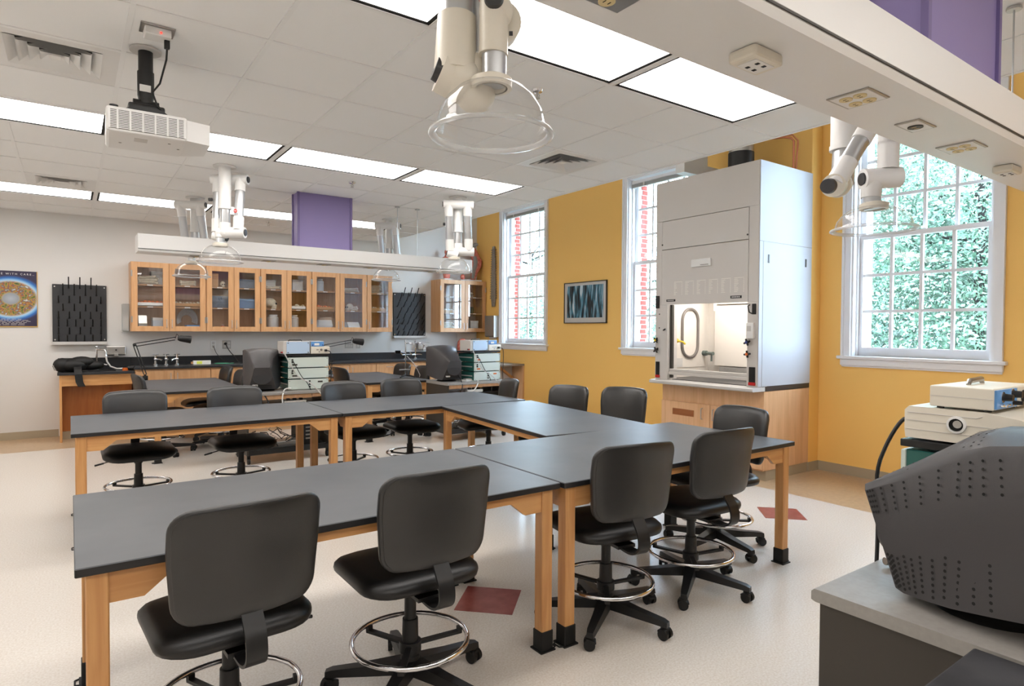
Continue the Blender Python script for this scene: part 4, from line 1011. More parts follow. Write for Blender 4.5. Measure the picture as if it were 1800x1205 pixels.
# ---------------------------------------------------------------- pegboards
def pegboard(label, x0, x1, z0, z1, rows, lean):
    t = thing('drying_rack', label, 'drying rack', (x0, YB - .004, z0), 0, 'black drying racks')
    Wd, Hh = x1 - x0, z1 - z0
    m = MB(); m.bx(0, Wd, -.028, -.004, 0, Hh, .003, 1); m.build('rack_board', mat('rack_board', (46, 47, 50), .45), t)
    m = MB(); m.bx(-.01, Wd + .01, -.075, -.0, -.035, -.006, .004, 1); m.bx(-.01, Wd + .01, -.078, -.072, -.035, .004); m.build('drip_tray', M_lite, t)
    for x in (.025, Wd - .025):
        for z in (.03, Hh - .03):
            m = MB(); m.cyl((x, -.032, z), (x, -.027, z), .009, n=10); m.build('rack_screw', M_chrome, t)
    pm = MB(); pm.cyl((0, -.028, 0), (0, -.036, 0), .013, n=10); pm.tube([(0, -.03, 0), (0, -.06, .02), (0, -.115, .085)], .0075, 8); peg = pm.mesh('peg', M_blk2)
    lm = MB(); lm.cyl((0, -.028, 0), (0, -.036, 0), .013, n=10); lm.tube([(0, -.03, 0), (0, -.06, .03), (0, -.125, .14)], .007, 8); lpeg = lm.mesh('peg', M_blk2)
    for r, (n, off) in enumerate(rows):
        z = Hh * (.955 - .135 * r) if r else Hh * .94
        for k in range(n):
            x = Wd * (.5 + (k - (n - 1) / 2) * (.74 / 3.6 if n < 5 else .78 / (n - 1 + (.0 if n > 5 else .0))) )
            link('peg', lpeg if r < 2 else peg, t, (x, 0, z))
rows = [(3, 0), (4, 0), (5, 0), (4, 0), (5, 0), (6, 0), (5, 0), (6, 0)]
pegboard('black drying rack board with pegs on the white wall, right of the globe poster', -.182, .413, 1.245, 2.004, rows, 0)
pegboard('black drying rack board with pegs between the glass cabinets', 4.636, 5.264, 1.315, 2.077, rows, 0)

# ---------------------------------------------------------------- poster, framed picture
def globe_material():
    m = bpy.data.materials.new('globe_print'); m.use_nodes = True; n, l = m.node_tree.nodes, m.node_tree.links; b = n['Principled BSDF']
    tc = n.new('ShaderNodeTexCoord'); mp = n.new('ShaderNodeMapping'); l.new(tc.outputs['Object'], mp.inputs[0])
    mp.inputs['Scale'].default_value = (1 / .37, 0, 1 / .31); mp.inputs['Location'].default_value = (-.075 / .37, 0, .0)
    ln = n.new('ShaderNodeVectorMath'); ln.operation = 'LENGTH'; l.new(mp.outputs[0], ln.inputs[0])
    nz = n.new('ShaderNodeTexNoise'); nz.inputs['Scale'].default_value = 24; nz.inputs['Detail'].default_value = 8; l.new(tc.outputs['Object'], nz.inputs[0])
    cr = n.new('ShaderNodeValToRGB'); e = cr.color_ramp.elements
    e[0].position = .3; e[0].color = lin((58, 76, 48)); e[1].position = .68; e[1].color = lin((206, 206, 200))
    for p, c in ((.40, (120, 124, 66)), (.47, (178, 150, 78)), (.52, (168, 88, 54)), (.58, (92, 104, 104))): q = e.new(p); q.color = lin(c)
    l.new(nz.outputs['Fac'], cr.inputs[0])
    # ring colours from centre to rim and halo
    rr = n.new('ShaderNodeValToRGB'); g = rr.color_ramp.elements; g[0].position = 0; g[0].color = lin((176, 184, 194)); g[1].position = 1; g[1].color = lin((50, 44, 72))
    for p, c in ((.2, (150, 156, 166)), (.3, (188, 176, 110)), (.62, (150, 120, 80)), (.72, (196, 200, 210)), (.76, (150, 200, 235)), (.85, (40, 110, 190)), (.95, (54, 48, 80))): q = g.new(p); q.color = lin(c)
    l.new(ln.outputs['Value'], rr.inputs[0])
    fa = n.new('ShaderNodeValToRGB'); h = fa.color_ramp.elements; h[0].position = .22; h[0].color = (0, 0, 0, 1); h[1].position = .28; h[1].color = (1, 1, 1, 1)
    q = h.new(.66); q.color = (1, 1, 1, 1); q = h.new(.74); q.color = (0, 0, 0, 1)
    l.new(ln.outputs['Value'], fa.inputs[0])
    mx = n.new('ShaderNodeMix'); mx.data_type = 'RGBA'; l.new(fa.outputs[0], mx.inputs['Factor']); l.new(rr.outputs[0], mx.inputs['A']); l.new(cr.outputs[0], mx.inputs['B'])
    l.new(mx.outputs['Result'], b.inputs['Base Color']); b.inputs['Roughness'].default_value = .3
    return m
t = thing('poster', 'dark blue poster of a round globe picture, at the left edge of the white wall', 'poster', (-.68, YB - .004, 1.80))
m = MB(); m.bx(-.345, .342, -.006, 0, -.352, .352); m.build('poster_sheet', globe_material(), t)
m = MB(); m.bx(-.345, .345, -.01, 0, -.362, -.35); m.bx(.338, .346, -.009, 0, -.355, .354); m.build('poster_rail', mat('brass_rail', (206, 170, 96), .35, .5), t)
text('H A N D L E   W I T H   C A R E ...', .034, M_paper, 'poster_title', t, (.315, -.0075, .302), (R(90), 0, 0), .0006, 'RIGHT')
for k, wv in enumerate((.30, .42, .52, .44, .36, .40)):
    m = MB(); rn = random.Random(k); x = -wv / 2 - .02
    while x < wv / 2:
        L = rn.uniform(.02, .07); m.bx(x, x + L, -.0072, -.0055, -.262 - k * .0145, -.2575 - k * .0145); x += L + .014
    o = m.build('poster_small_print', M_lite, t); o['kind'] = 'stuff'
def streak_material():
    m = bpy.data.materials.new('waterfall_print'); m.use_nodes = True; n, l = m.node_tree.nodes, m.node_tree.links; b = n['Principled BSDF']
    tc = n.new('ShaderNodeTexCoord'); mp = n.new('ShaderNodeMapping'); mp.inputs['Scale'].default_value = (1, 9, 1.1); mp.inputs['Rotation'].default_value = (R(8), 0, 0); l.new(tc.outputs['Object'], mp.inputs[0])
    nz = n.new('ShaderNodeTexNoise'); nz.inputs['Scale'].default_value = 2.2; nz.inputs['Detail'].default_value = 6; nz.inputs['Distortion'].default_value = .5; l.new(mp.outputs[0], nz.inputs[0])
    cr = n.new('ShaderNodeValToRGB'); e = cr.color_ramp.elements; e[0].position = .36; e[0].color = lin((30, 34, 40)); e[1].position = .68; e[1].color = lin((214, 226, 232))
    for p, c in ((.46, (44, 62, 72)), (.52, (70, 120, 140)), (.58, (110, 160, 186))): q = e.new(p); q.color = lin(c)
    l.new(nz.outputs['Fac'], cr.inputs[0]); l.new(cr.outputs[0], b.inputs['Base Color']); b.inputs['Roughness'].default_value = .2
    return m
t = thing('framed_picture', 'thin framed picture of a dark blue waterfall on the yellow wall', 'picture', (W, 7.055, 1.857))
hw, hh = .475, .315
m = MB()
for a in ((-hw, hw, hh - .012, hh), (-hw, hw, -hh, -hh + .012), (-hw, -hw + .012, -hh, hh), (hw - .012, hw, -hh, hh)): m.bx(-.026, 0, a[0], a[1], a[2], a[3])
m.build('frame', M_dkgrey, t)
m = MB(); m.bx(-.016, 0, -hw + .012, hw - .012, -hh + .012, hh - .012); m.build('mat_board', M_lite, t)
m = MB(); m.bx(-.018, -.01, -hw + .07, hw - .07, -hh + .085, hh - .055); m.build('print', streak_material(), t)

# ---------------------------------------------------------------- wall items
t = thing('saw_blade', 'long grey sawfish snout with teeth hung on the yellow wall', 'specimen', (W - .02, 9.54, 1.86))
m = MB(); m.loft([[(-.006, -.05, 0), (.006, -.05, 0), (.006, .05, 0), (-.006, .05, 0)], [(-.008, -.075, .2), (.008, -.075, .2), (.008, .075, .2), (-.008, .075, .2)], [(-.007, -.055, .8), (.007, -.055, .8), (.007, .055, .8), (-.007, .055, .8)], [(-.005, -.04, 1.1), (.005, -.04, 1.1), (.005, .04, 1.1), (-.005, .04, 1.1)]]); m.build('snout', M_sawfish, t)
for k in range(22):
    z = .16 + k * .042; wv = .075 - (z - .2) * .035
    for s_ in (-1, 1):
        m = MB(); m.cyl((0, s_ * wv * .95, z), (0, s_ * (wv + .042), z - .006), .010, .005, 6); m.build('tooth', M_sawfish, t)
t = thing('towel_dispenser', 'stainless paper towel dispenser on the yellow wall by the corner', 'dispenser', (W - .006, 9.52, 1.30))
m = MB(); m.prism([(-.115, .02), (-.115, .39), (0, .39), (0, .0), (-.09, 0)], 1, -.15, .15); m.build('dispenser_body', M_steel, t)
m = MB(); m.bx(-.05, -.02, -.10, .10, -.03, .002); m.build('towel', M_paper, t)
m = MB(); m.bx(-.118, -.0, -.152, -.1505, .0, .39); m.build('side_plate', M_lite, t)
t = thing('glove_dispenser', 'clear plastic dispenser left of the glass cabinets', 'dispenser', (.632, YB, 1.385))
m = MB(); m.bx(-.045, .04, -.13, -.0, 0, .38, .006); m.build('dispenser_body', M_clearp, t)
m = MB(); m.bx(-.03, .03, -.11, -.02, .02, .2); m.build('dispenser_contents', M_paper, t)
def soap(label, x, z, mm):
    t = thing('soap_dispenser', label, 'dispenser', (x, YB, z)); m = MB(); m.bx(-.115, .115, -.1, 0, 0, .125, .012); m.build('dispenser_body', mm, t)
    m = MB(); m.bx(-.025, .025, -.112, -.098, -.012, .03, .004); m.build('push_lever', M_steel, t); m = MB(); m.cyl((0, -.103, .07), (0, -.099, .07), .012, n=12); m.build('lock', M_dkgrey, t)
soap('stainless soap dispenser on the wall above the left sink', .515, 1.062, M_steel); soap('stainless soap dispenser on the wall above the right sink', 5.2, 1.07, M_steel)
def wall_outlet(label, x, z, w_, h_, mm, sockets):
    t = thing('wall_outlet', label, 'outlet', (x, YB, z), 0, 'wall outlets above the worktop'); m = MB(); m.bx(-w_ / 2, w_ / 2, -.006, 0, -h_ / 2, h_ / 2, .002, 1); m.build('cover_plate', mm, t)
    for a in sockets:
        m = MB(); m.bx(a - .017, a + .017, -.009, -.005, -.045, -.006, .003, 1); m.bx(a - .017, a + .017, -.009, -.005, .006, .045, .003, 1); m.build('receptacle', M_lite, t)
    return t
wall_outlet('white single wall outlet left of the left monitor', 1.745, 1.19, .075, .12, M_white, (0,))
t = wall_outlet('steel wall outlet with a black plug beside the left monitor', 1.93, 1.19, .12, .125, M_steel, (-.03, .03))
m = MB(); m.cyl((-.02, -.03, .015), (-.02, -.006, .015), .02, n=14); m.build('power_plug', M_black, t)
wall_outlet('steel double wall outlet right of the left equipment stack', 3.84, 1.175, .145, .13, M_steel, (-.04, 0, .04)); wall_outlet('narrow steel wall switch right of the double outlet', 4.0, 1.172, .075, .13, M_steel, (0,))
def cord(name, label, pts, r, mm, cat='cord'):
    # smooth the polyline a little
    P = [Vector(p) for p in pts]
    for _ in range(2):
        Q = [P[0]]
        for a, b in zip(P, P[1:]): Q += [a.lerp(b, .25), a.lerp(b, .75)]
        P = Q + [P[-1]]
    m = MB(); m.tube(P, r, 8); o = m.build(name, mm); tag(o, label, cat); return o
cord('mains_cable', 'black cord dropping from the steel outlet to the worktop', [(1.91, 10.12, 1.2), (1.95, 10.08, 1.1), (2.02, 9.98, 1.0), (2.05, 9.9, .922), (2.15, 9.85, .922)], .006, M_black)
cord('mains_cable', 'thin black cord dropping from the white outlet to the worktop', [(1.745, 10.14, 1.17), (1.78, 10.09, 1.05), (1.86, 9.98, .95), (1.93, 9.9, .922), (2.0, 9.95, .922)], .004, M_black)
cord('green_cord', 'loose green cord lying on the back worktop', [(1.72, 9.9, .922), (1.82, 9.83, .922), (1.98, 9.84, .922), (1.96, 9.93, .922), (1.8, 9.97, .922), (1.74, 9.9, .926)], .006, mat('green_cord', (70, 150, 120), .5))
def gas_tap(label, x, arm):
    t = thing('gas_tap', label, 'tap', (x, 9.92, .915), 0, 'chrome bench taps')
    m = MB(); m.cyl((0, 0, 0), (0, 0, .02), .03, n=16); m.cyl((0, 0, .02), (0, 0, .13), .017, n=14); m.ball((0, 0, .085), .024, 12); m.build('tap_body', M_chrome, t)
    m = MB(); m.cyl((0, 0, .13), (0, 0, .155), .01, n=10); m.tube([(-.038, 0, .155), (.038, 0, .155)], .009, 8); m.build('tap_handle', M_chrome, t)
    m = MB(); m.tube([(0, 0, .085), (arm * .05, -.03, .085), (arm * .075, -.045, .07)], [.013, .011, .016], 10); m.build('tap_nozzle', M_chrome, t)
gas_tap('chrome bench tap, leftmost of the three on the back worktop', .97, 1); gas_tap('chrome bench tap, middle of the three on the back worktop', 1.10, .3); gas_tap('chrome bench tap, rightmost of the three on the back worktop', 1.235, -1)
t = thing('marker_box', 'small white box with a yellow label lying on the back worktop', 'box', (1.55, 9.9, .915)); m = MB(); m.bx(-.115, .115, -.03, .03, 0, .055, .004); m.build('box_body', M_paper, t); m = MB(); m.bx(-.07, .0, -.0315, -.0295, .008, .047); m.build('box_label', mat('lime_label', (226, 232, 96), .5), t); m = MB(); m.bx(-.14, -.114, -.02, .02, .01, .04); m.build('box_flap', M_card, t)
def faucet(label, x, y, z, hose):
    t = thing('faucet', label, 'faucet', (x, y, z)); m = MB(); m.cyl((0, 0, 0), (0, 0, .02), .03, n=16); m.tube([(0, 0, .02), (0, 0, .30)], .013, 10); m.ball((0, 0, .31), .02, 12); m.tube([(0, 0, .275), (.05, -.05, .277), (.09, -.09, .272), (.1, -.1, .24), (.1, -.1, .19)], [.011, .011, .011, .012, .014], 10); m.build('spout', M_chrome, t)
    for s_ in (-1, 1):
        m = MB(); m.tube([(0, 0, .075), (s_ * .07, -.01, .075)], .012, 10); m.tube([(s_ * .07, -.01, .075), (s_ * .12, -.03, .11 - .02 * (s_ + 1))], [.014, .008], 10); m.build('lever_handle', M_chrome, t)
    if hose:
        m = MB(); m.tube([(.1, -.1, .19), (.11, -.11, .12), (.15, -.12, .05), (.22, -.13, .02), (.3, -.13, .02)], .011, 10); m.build('hose', M_lite, t)
faucet('chrome goose-neck faucet with a grey hose at the left sink', .29, 9.96, .87, True); faucet('chrome faucet at the right sink, beside the ring stand', 4.99, 9.98, .915, False)
faucet('second chrome faucet at the right sink, left of the other', 4.80, 9.98, .915, False)
# black bag on the sink bench
t = thing('bag', 'black bag with a hanging strap on the left end of the sink bench', 'bag', (.02, 9.72, .872))
m = MB(); m.ball((0, 0, .085), (.18, .13, .088), 16); m.ball((-.1, -.02, .09), (.10, .1, .09), 14); m.ball((.1, .01, .125), (.14, .1, .07), 14); m.ball((.22, .03, .075), (.13, .08, .06), 12); m.build('bag_body', M_blk2, t)
m = MB(); m.tube([(-.15, -.05, .1), (-.19, -.06, .08), (-.17, -.07, .03)], .014, 8); m.build('bag_handle', M_grey, t)
m = MB()
pts = [(.06, -.1, .08), (.06, -.17, .035), (.065, -.20, -.02), (.075, -.205, -.12), (.1, -.205, -.18), (.105, -.2, -.12), (.1, -.2, -.0)]
m.loft([[(p[0] - .04, p[1], p[2]), (p[0] + .04, p[1], p[2]), (p[0] + .04, p[1] + .01, p[2]), (p[0] - .04, p[1] + .01, p[2])] for p in pts[:5]]); m.build('bag_strap', M_blk2, t)
t = thing('cable_reel', 'small orange and black gadget beside the left sink', 'gadget', (.60, 9.72, .87)); m = MB(); m.cyl((0, 0, 0), (0, 0, .035), .035, n=16); m.build('gadget_body', M_orange, t); m = MB(); m.ball((.07, .0, .03), (.06, .04, .03), 12); m.build('gadget_cover', M_black, t)
# desk lamps
def desk_lamp(label, x, y, z, sc, head_only=False, group='black swing-arm lamps'):
    t = thing('desk_lamp', label, 'lamp', (x, y, z), 0, group)
    m = MB(); m.bx(-.03, .03, -.025, .03, -.05, .012, .004); m.cyl((0, 0, .012), (0, 0, .03), .014, n=12); m.build('clamp', M_black, t)
    e = (-.10 * sc, 0, .36 * sc) ; h = (.30 * sc, -.02, .43 * sc)
    m = MB()
    for s_ in (-1, 1): m.tube([(s_ * .016, 0, .03), (e[0] + s_ * .016, 0, e[2])], .006, 6)
    m.build('lower_arm', M_black, t)
    m = MB(); m.tube([(e[0], 0, e[2] + .016), (h[0], h[1], h[2] + .016)], .006, 6); m.tube([(e[0] + .02, 0, e[2] - .02), (h[0], h[1], h[2] - .02)], .006, 6); m.ball(e, .022, 10); m.build('upper_arm', M_black, t)
    m = MB(); m.tube([(h[0], h[1], h[2]), (h[0] + .02, h[1], h[2] + .06), (h[0] + .06, h[1], h[2] + .01)], .005, 6); m.build('spring', M_black, t)
    m = MB(); m.lathe([(.0, .03), (.028, .028), (.04, .0), (.052, -.13), (.048, -.13), (.03, -.0), (0, .01)], (h[0] + .06, h[1], h[2]), 20, Matrix.Rotation(R(-82), 4, 'Y')); m.build('lamp_shade', M_black, t)
desk_lamp('black swing-arm lamp clamped to the back left table', .80, 9.40, .80, 1.16)
desk_lamp('black swing-arm lamp behind the left equipment stack, only its head showing', 3.17, 9.15, .80, 1.05)

# ---------------------------------------------------------------- models on the corner cabinet
def leg_model():
    t = thing('leg_model', 'red and grey muscle model of a leg standing on the corner cabinet', 'anatomy model', (6.2, 9.98, 2.335))
    m = MB(); m.bx(-.2, .12, -.1, .1, 0, .025, .004); m.build('model_base', M_paper, t)
    m = MB(); m.tube([(-.02, 0, .02), (-.01, 0, .08), (.02, 0, .2), (.05, 0, .3), (.06, 0, .38), (.03, 0, .46), (-.01, 0, .54), (-.02, 0, .62)], [.04, .05, .075, .105, .108, .08, .085, .045], 14); m.build('leg_muscle', M_muscle, t)
    m = MB(); m.tube([(-.05, -.05, .05), (-.04, -.07, .2), (-.02, -.095, .3), (-.02, -.095, .38), (-.02, -.07, .46)], [.03, .035, .04, .04, .03], 10); m.build('bone_strip', M_grey, t)
    m = MB(); m.tube([(-.02, 0, .61), (-.02, 0, .66), (.02, -.02, .69), (.07, -.03, .70)], [.04, .045, .04, .02], 12); m.build('foot', M_grey, t)
leg_model()
t = thing('torso_model', 'red muscle figure on the corner cabinet, half hidden by the extraction arm', 'anatomy model', (5.62, 9.98, 2.335))
m = MB(); m.bx(-.09, .09, -.08, .08, 0, .025, .004); m.build('model_base', M_paper, t)
m = MB(); m.lathe([(0, .02), (.06, .03), (.075, .12), (.085, .25), (.11, .36), (.10, .40), (.045, .43), (.035, .46), (0, .47)], n=18); 
for v in m.b.verts: v.co.y *= .6
m.build('torso', M_muscle, t); m = MB(); m.ball((0, 0, .51), (.04, .045, .055), 14); m.build('head', M_muscle, t)
for s_ in (-1, 1):
    m = MB(); m.tube([(s_ * .1, 0, .37), (s_ * .14, 0, .25), (s_ * .13, -.02, .12)], [.035, .03, .02], 10); m.build('arm', M_muscle, t)
t = thing('small_model', 'small red organ model on the corner cabinet, under the clear dome', 'anatomy model', (5.93, 9.93, 2.335)); m = MB(); m.bx(-.07, .07, -.06, .06, 0, .02, .003); m.build('model_base', M_paper, t); m = MB(); m.ball((0, 0, .07), (.045, .04, .055), 14); m.build('organ', M_muscle, t)
m = MB(); m.loft([[(5.95, 10.12, .93), (6.3, 10.12, .93), (6.3, 10.125, .93), (5.95, 10.125, .93)], [(5.93, 10.13, 1.36), (6.33, 10.13, 1.36), (6.33, 10.135, 1.36), (5.93, 10.135, 1.36)]]); o = m.build('leaning_chart', M_paper); tag(o, 'white chart leaning on the wall below the corner cabinet', 'chart')
t = thing('head_model', 'pink anatomical model behind the right equipment stack', 'anatomy model', (5.84, 9.78, .915)); m = MB(); m.bx(-.09, .09, -.08, .08, 0, .02); m.build('model_base', M_paper, t); m = MB(); m.lathe([(0, .02), (.07, .03), (.085, .1), (.10, .2), (.09, .29), (.05, .345), (0, .36)], n=18); m.build('organ', M_muscle, t)

# ---------------------------------------------------------------- ring stand on the back centre table
t = thing('ring_stand', 'black tripod ring stand with thin rod on the back centre table', 'ring stand', (3.85, 8.0, .76))
m = MB()
for k in range(3): a = R(90 + 120 * k); m.tube([(0, 0, .04), (.13 * math.cos(a), .13 * math.sin(a), .008)], [.014, .009], 8)
m.build('tripod_base', M_black, t); m = MB(); m.cyl((0, 0, .03), (0, 0, .53), .008, n=10); m.build('rod', M_chrome, t)
m = MB(); m.cyl((-.1, -.01, .11), (.06, -.01, .11), .009, n=8); m.build('clamp', M_steel, t)
m = MB(); m.tube([(.02, 0, .3), (.1, -.05, .2), (.16, -.06, .1), (.2, -.05, .03), (.2, -.04, -.0)], .006, 8); m.build('wire', M_lite, t)
m = MB(); m.cyl((-.08, 0, .36), (.0, 0, .34), .012, n=10); m.bx(-.16, -.08, -.01, .01, .34, .38); m.build('test_clamp', M_chrome, t)

# ================================================================ COMPUTER CARTS
def cart(label, x, y, wd, dp, rz=0):
    """local: x 0..wd, y 0..dp (operator side at +y), origin at the rear left corner on the floor"""
    t = thing('computer_cart', label, 'cart', (x, y, 0), rz, 'grey topped computer carts'); zt = .76
    m = MB(); rr = [(-.012, zt - .03), (-.012, zt - .008), (-.004, zt), (dp + .004, zt), (dp + .012, zt - .008), (dp + .012, zt - .03), (dp, zt - .034), (0, zt - .034)]
    m.prism(rr, 0, -.012, wd + .012); m.build('cart_top', M_grey, t)
    for a in (0, wd - .02):
        m = MB(); m.bx(a, a + .02, .005, dp - .005, .10, zt - .034, .002, 1); m.build('side_panel', mat('cart_panel', (58, 53, 47), .5), t)
    m = MB(); m.bx(.02, wd - .02, .03, .045, zt - .075, zt - .034); m.build('rear_rail', W_HOOD, t)
    m = MB(); m.bx(.02, wd - .02, .06, dp - .03, .60, .615); m.build('keyboard_shelf', M_black, t)
    m = MB(); m.bx(.02, wd - .02, .02, dp - .02, .12, .14); m.bx(.02, wd - .02, .015, .03, .10, .16); m.build('bottom_shelf', M_black, t)
    m = MB(); m.bx(.05, wd - .05, .2, .215, .45, .6); m.build('cable_panel', M_dkgrey, t)
    for a in (.03, wd - .03):
        for b in (.06, dp - .06):
            m = MB(); m.cyl((a - .012, b, .035), (a + .012, b, .035), .035, n=16); m.bx(a - .016, a + .016, b - .012, b + .012, .055, .102); m.build('caster', M_blk2, t)
    return t
cart('grey topped computer cart at the back, left of the two', 1.50, 6.88, .90, .62)
cart('grey topped computer cart at the back right, beside the yellow wall', 3.90, 6.88, .93, .62)
cart('grey topped computer cart at the lower right corner, nearest the camera', 2.53, .868, .905, .58, R(180))
def pc_case(label, x, y, z, s=(.2, .42, .40)):
    t = thing('computer_case', label, 'computer', (x, y, z)); m = MB(); m.bx(-s[0] / 2, s[0] / 2, 0, s[1], 0, s[2], .006); m.build('case_body', M_black, t)
    m = MB()
    for k in range(4): m.bx(-s[0] * .3, s[0] * .3, -.003, .001, s[2] * (.2 + .12 * k), s[2] * (.25 + .12 * k))
    m.build('case_slot', M_steel, t)
pc_case('black computer case on the bottom shelf of the back left cart', 2.2, 6.98, .14, (.2, .42, .34))
pc_case('black computer case on the bottom shelf of the back right cart', 4.6, 6.98, .14, (.2, .42, .34))
def power_strip(label, x, y, z):
    t = thing('power_strip', label, 'power strip', (x, y, z)); m = MB(); m.bx(-.12, .12, -.03, .03, 0, .035, .004); m.build('strip_body', M_paper, t)
    m = MB()
    for k in range(3): m.bx(-.09 + k * .07, -.055 + k * .07, -.018, .018, .034, .06, .004)
    m.build('plug', M_black, t)
power_strip('white power strip on the lower shelf of the back left cart', 2.02, 6.98, .615); power_strip('white power strip on the lower shelf of the back right cart', 4.35, 6.98, .615)
SEC = [(-.245, .264, .080, -.135, .028, .135), (-.22, .278, .086, -.115, .022, .14), (-.128, .325, .100, -.07, .026, .155), (-.003, .40, .128, .0, .034, .175), (.06, .424, .152, .09, .05, .190), (.15, .442, .186, .19, .066, .196), (.215, .442, .195, .222, .07, .197)]
CROWN = [.0, .006, .022, .036, .034, .018, .004]
def monitor(label, x, y, z, rz, vents=False, s=1.0):
    """CRT monitor: rear at -y, screen at +y"""
    t = thing('crt_monitor', label, 'monitor', (x, y, z), rz, 'black crt monitors'); rings = []
    for (yt, zt, wt, yb, zb, wb), cr in zip(SEC, CROWN):
        pts = [(-wb, yb, zb), (wb, yb, zb), (wt + (wb - wt) * .5, yb + (yt - yb) * .5, zb + (zt - zb) * .5), (wt + .004, yb + (yt - yb) * .94, zb + (zt - zb) * .94), (wt - .010, yt, zt), (wt * .5, yt, zt + cr * .8), (0, yt, zt + cr), (-wt * .5, yt, zt + cr * .8), (-wt + .010, yt, zt), (-wt - .004, yb + (yt - yb) * .94, zb + (zt - zb) * .94), (-wt - (wb - wt) * .5, yb + (yt - yb) * .5, zb + (zt - zb) * .5)]
        rings.append([Vector(p) * s for p in pts])
    m = MB(); m.loft(rings); m.smooth = True; body = m.build('monitor_shell', M_char, t, angle=28)
    m = MB(); m.bx(-.2 * s, .2 * s, .218 * s, .235 * s, .065 * s, .435 * s, .006); bz = m.build('bezel', M_char, t)
    m = MB(); m.bx(-.165 * s, .165 * s, .232 * s, .2365 * s, .12 * s, .40 * s); m.build('screen', mat('dark_screen', (24, 28, 30), .08), bz)
    m = MB(); m.lathe([(0, 0), (.10 * s, 0), (.095 * s, .012), (.0, .018)], (0, -.19 * s, .165 * s), 28, Matrix.Rotation(R(90), 4, 'X') @ Matrix.Diagonal((1, .86, 1, 1)))
    m.build('tube_cover', M_knob, t)
    m = MB(); m.bx(-.09 * s, .09 * s, -.156 * s, -.12 * s, .04 * s, .085 * s); cp = m.build('connector_panel', M_black, t)
    m = MB(); m.bx(-.1 * s, -.045 * s, -.178 * s, -.156 * s, .062 * s, .08 * s, .003); m.build('video_plug', M_lite, cp)
    m = MB(); m.cyl((0, .03 * s, -.0), (0, .03 * s, .03 * s), .13 * s, .10 * s, n=28); m.cyl((0, .03 * s, .025 * s), (0, .03 * s, .06 * s), .075 * s, n=20); m.build('tilt_base', M_black, t)
    if vents:
        m = MB()
        def surf(k0, u, side, tt):
            # point on the side (bottom->top tt) or on the top (left->right tt) at section coordinate u (0..6)
            i = min(int(u), len(SEC) - 2); f_ = u - i; a, b = SEC[i], SEC[i + 1]; L = lambda q: a[q] + (b[q] - a[q]) * f_
            if side: return Vector((side * (L(5) + (L(2) - L(5)) * tt + (.004 * (tt > .5))), L(3) + (L(0) - L(3)) * tt, L(4) + (L(1) - L(4)) * tt))
            c_ = CROWN[i] + (CROWN[i + 1] - CROWN[i]) * f_; w_ = abs(2 * tt - 1); return Vector(((2 * tt - 1) * (L(2) - .012), L(0), L(1) + .0003 + c_ * ((1 - .4 * w_) if w_ < .5 else .8 * 2 * (1 - w_))))
        def hole(p, nrm, r):
            u = nrm.orthogonal().normalized(); v = nrm.cross(u); q = p + nrm * .0011
            m.b.faces.new([m.b.verts.new(q + r * (math.cos(R(60 * k)) * u + math.sin(R(60 * k)) * v)) for k in range(6)])
        def nrm(side, u, tt):
            e = .02; p = surf(0, u, side, tt); a = surf(0, u + e, side, tt) - p; b = surf(0, u, side, tt + e) - p; n_ = a.cross(b).normalized()
            out = Vector((side, 0, 0)) if side else Vector((0, 0, 1))
            return n_ if n_.dot(out) > 0 else -n_
        us = [.35 + .0 + .27 * k * (1 + .03 * k) for k in range(13)]
        for side in (-1, 1):
            for u in us:
                for r in range(5):
                    tt = .72 + .05 * r
                    if u < 4.6: hole(surf(0, u, side, tt), nrm(side, u, tt), .0038 * s)
                for r in range(7):
                    tt = .04 + .043 * r + (.0 if (us.index(u) % 2) else .02)
                    uu = .4 + (u - .35) * .9
                    if uu < 4.3: hole(surf(0, uu, side, tt), nrm(side, uu, tt), .0042 * s)
        for k in range(13):
            u = .3 + .27 * k
            if u > 4.2: break
            for q in range(15): tt = .06 + .88 * q / 14; hole(surf(0, u, 0, tt), nrm(0, u, tt), .003 * s)
        o = m.build('vent_holes', M_dark, t); o['kind'] = 'stuff'
monitor('charcoal crt monitor seen from behind on the back left cart', 1.715, 7.13, .76, R(-13), False, 1.0)
monitor('charcoal crt monitor turned sideways on the back right cart', 4.06, 7.18, .76, R(-4), False, 1.02)
monitor('large charcoal crt monitor seen side on at the right edge of the frame', 1.862, .585, .76, R(180), True, 1.0)

def rack_unit(label, x, y, z, wd, dp, hh, front, rz=0, orange=False, k=0, group='green rack instruments'):
    t = thing('rack_instrument', label, 'instrument', (x, y, z), rz, group)
    m = MB(); m.bx(.0, wd, .012, dp, .008, hh - .004, .003, 1); m.build('instrument_case', M_green, t)
    m = MB(); m.bx(-.002, wd + .002, .05, dp - .01, hh * .46, hh * .58); m.build('case_band', M_lite, t)
    m = MB(); m.bx(-.004, wd + .004, 0, .014, .006, hh - .006, .002, 1); pn = m.build('rear_panel', front, t)
    m = MB()
    for a in (.012, wd - .012):
        for c in (.02, hh - .02): m.cyl((a, -.003, c), (a, .001, c), .004, n=8)
    m.build('panel_screw', M_dkgrey, pn)
    sx = [(.04, hh * .75), (.04, hh * .55)] if k < 2 else [(wd * .52, hh * .78), (wd * .52, hh * .5), (wd * .52, hh * .26)]
    for a, c in sx:
        m = MB(); m.cyl((a, -.014, c), (a, .001, c), .009, n=12); m.build('connector', M_black, pn)
    m = MB(); a, c = (.04, hh * .22) if k < 2 else (wd * .73, hh * .62); m.bx(a, a + .055, -.002, .001, c, c + .018); m.build('panel_label', M_orange if orange else M_dkgrey, pn)
    m = MB()
    for a in (.05, wd - .05):
        for c in (.06, dp - .06): m.cyl((a, c, 0), (a, c, .009), .012, n=10)
    m.build('foot', M_black, t)
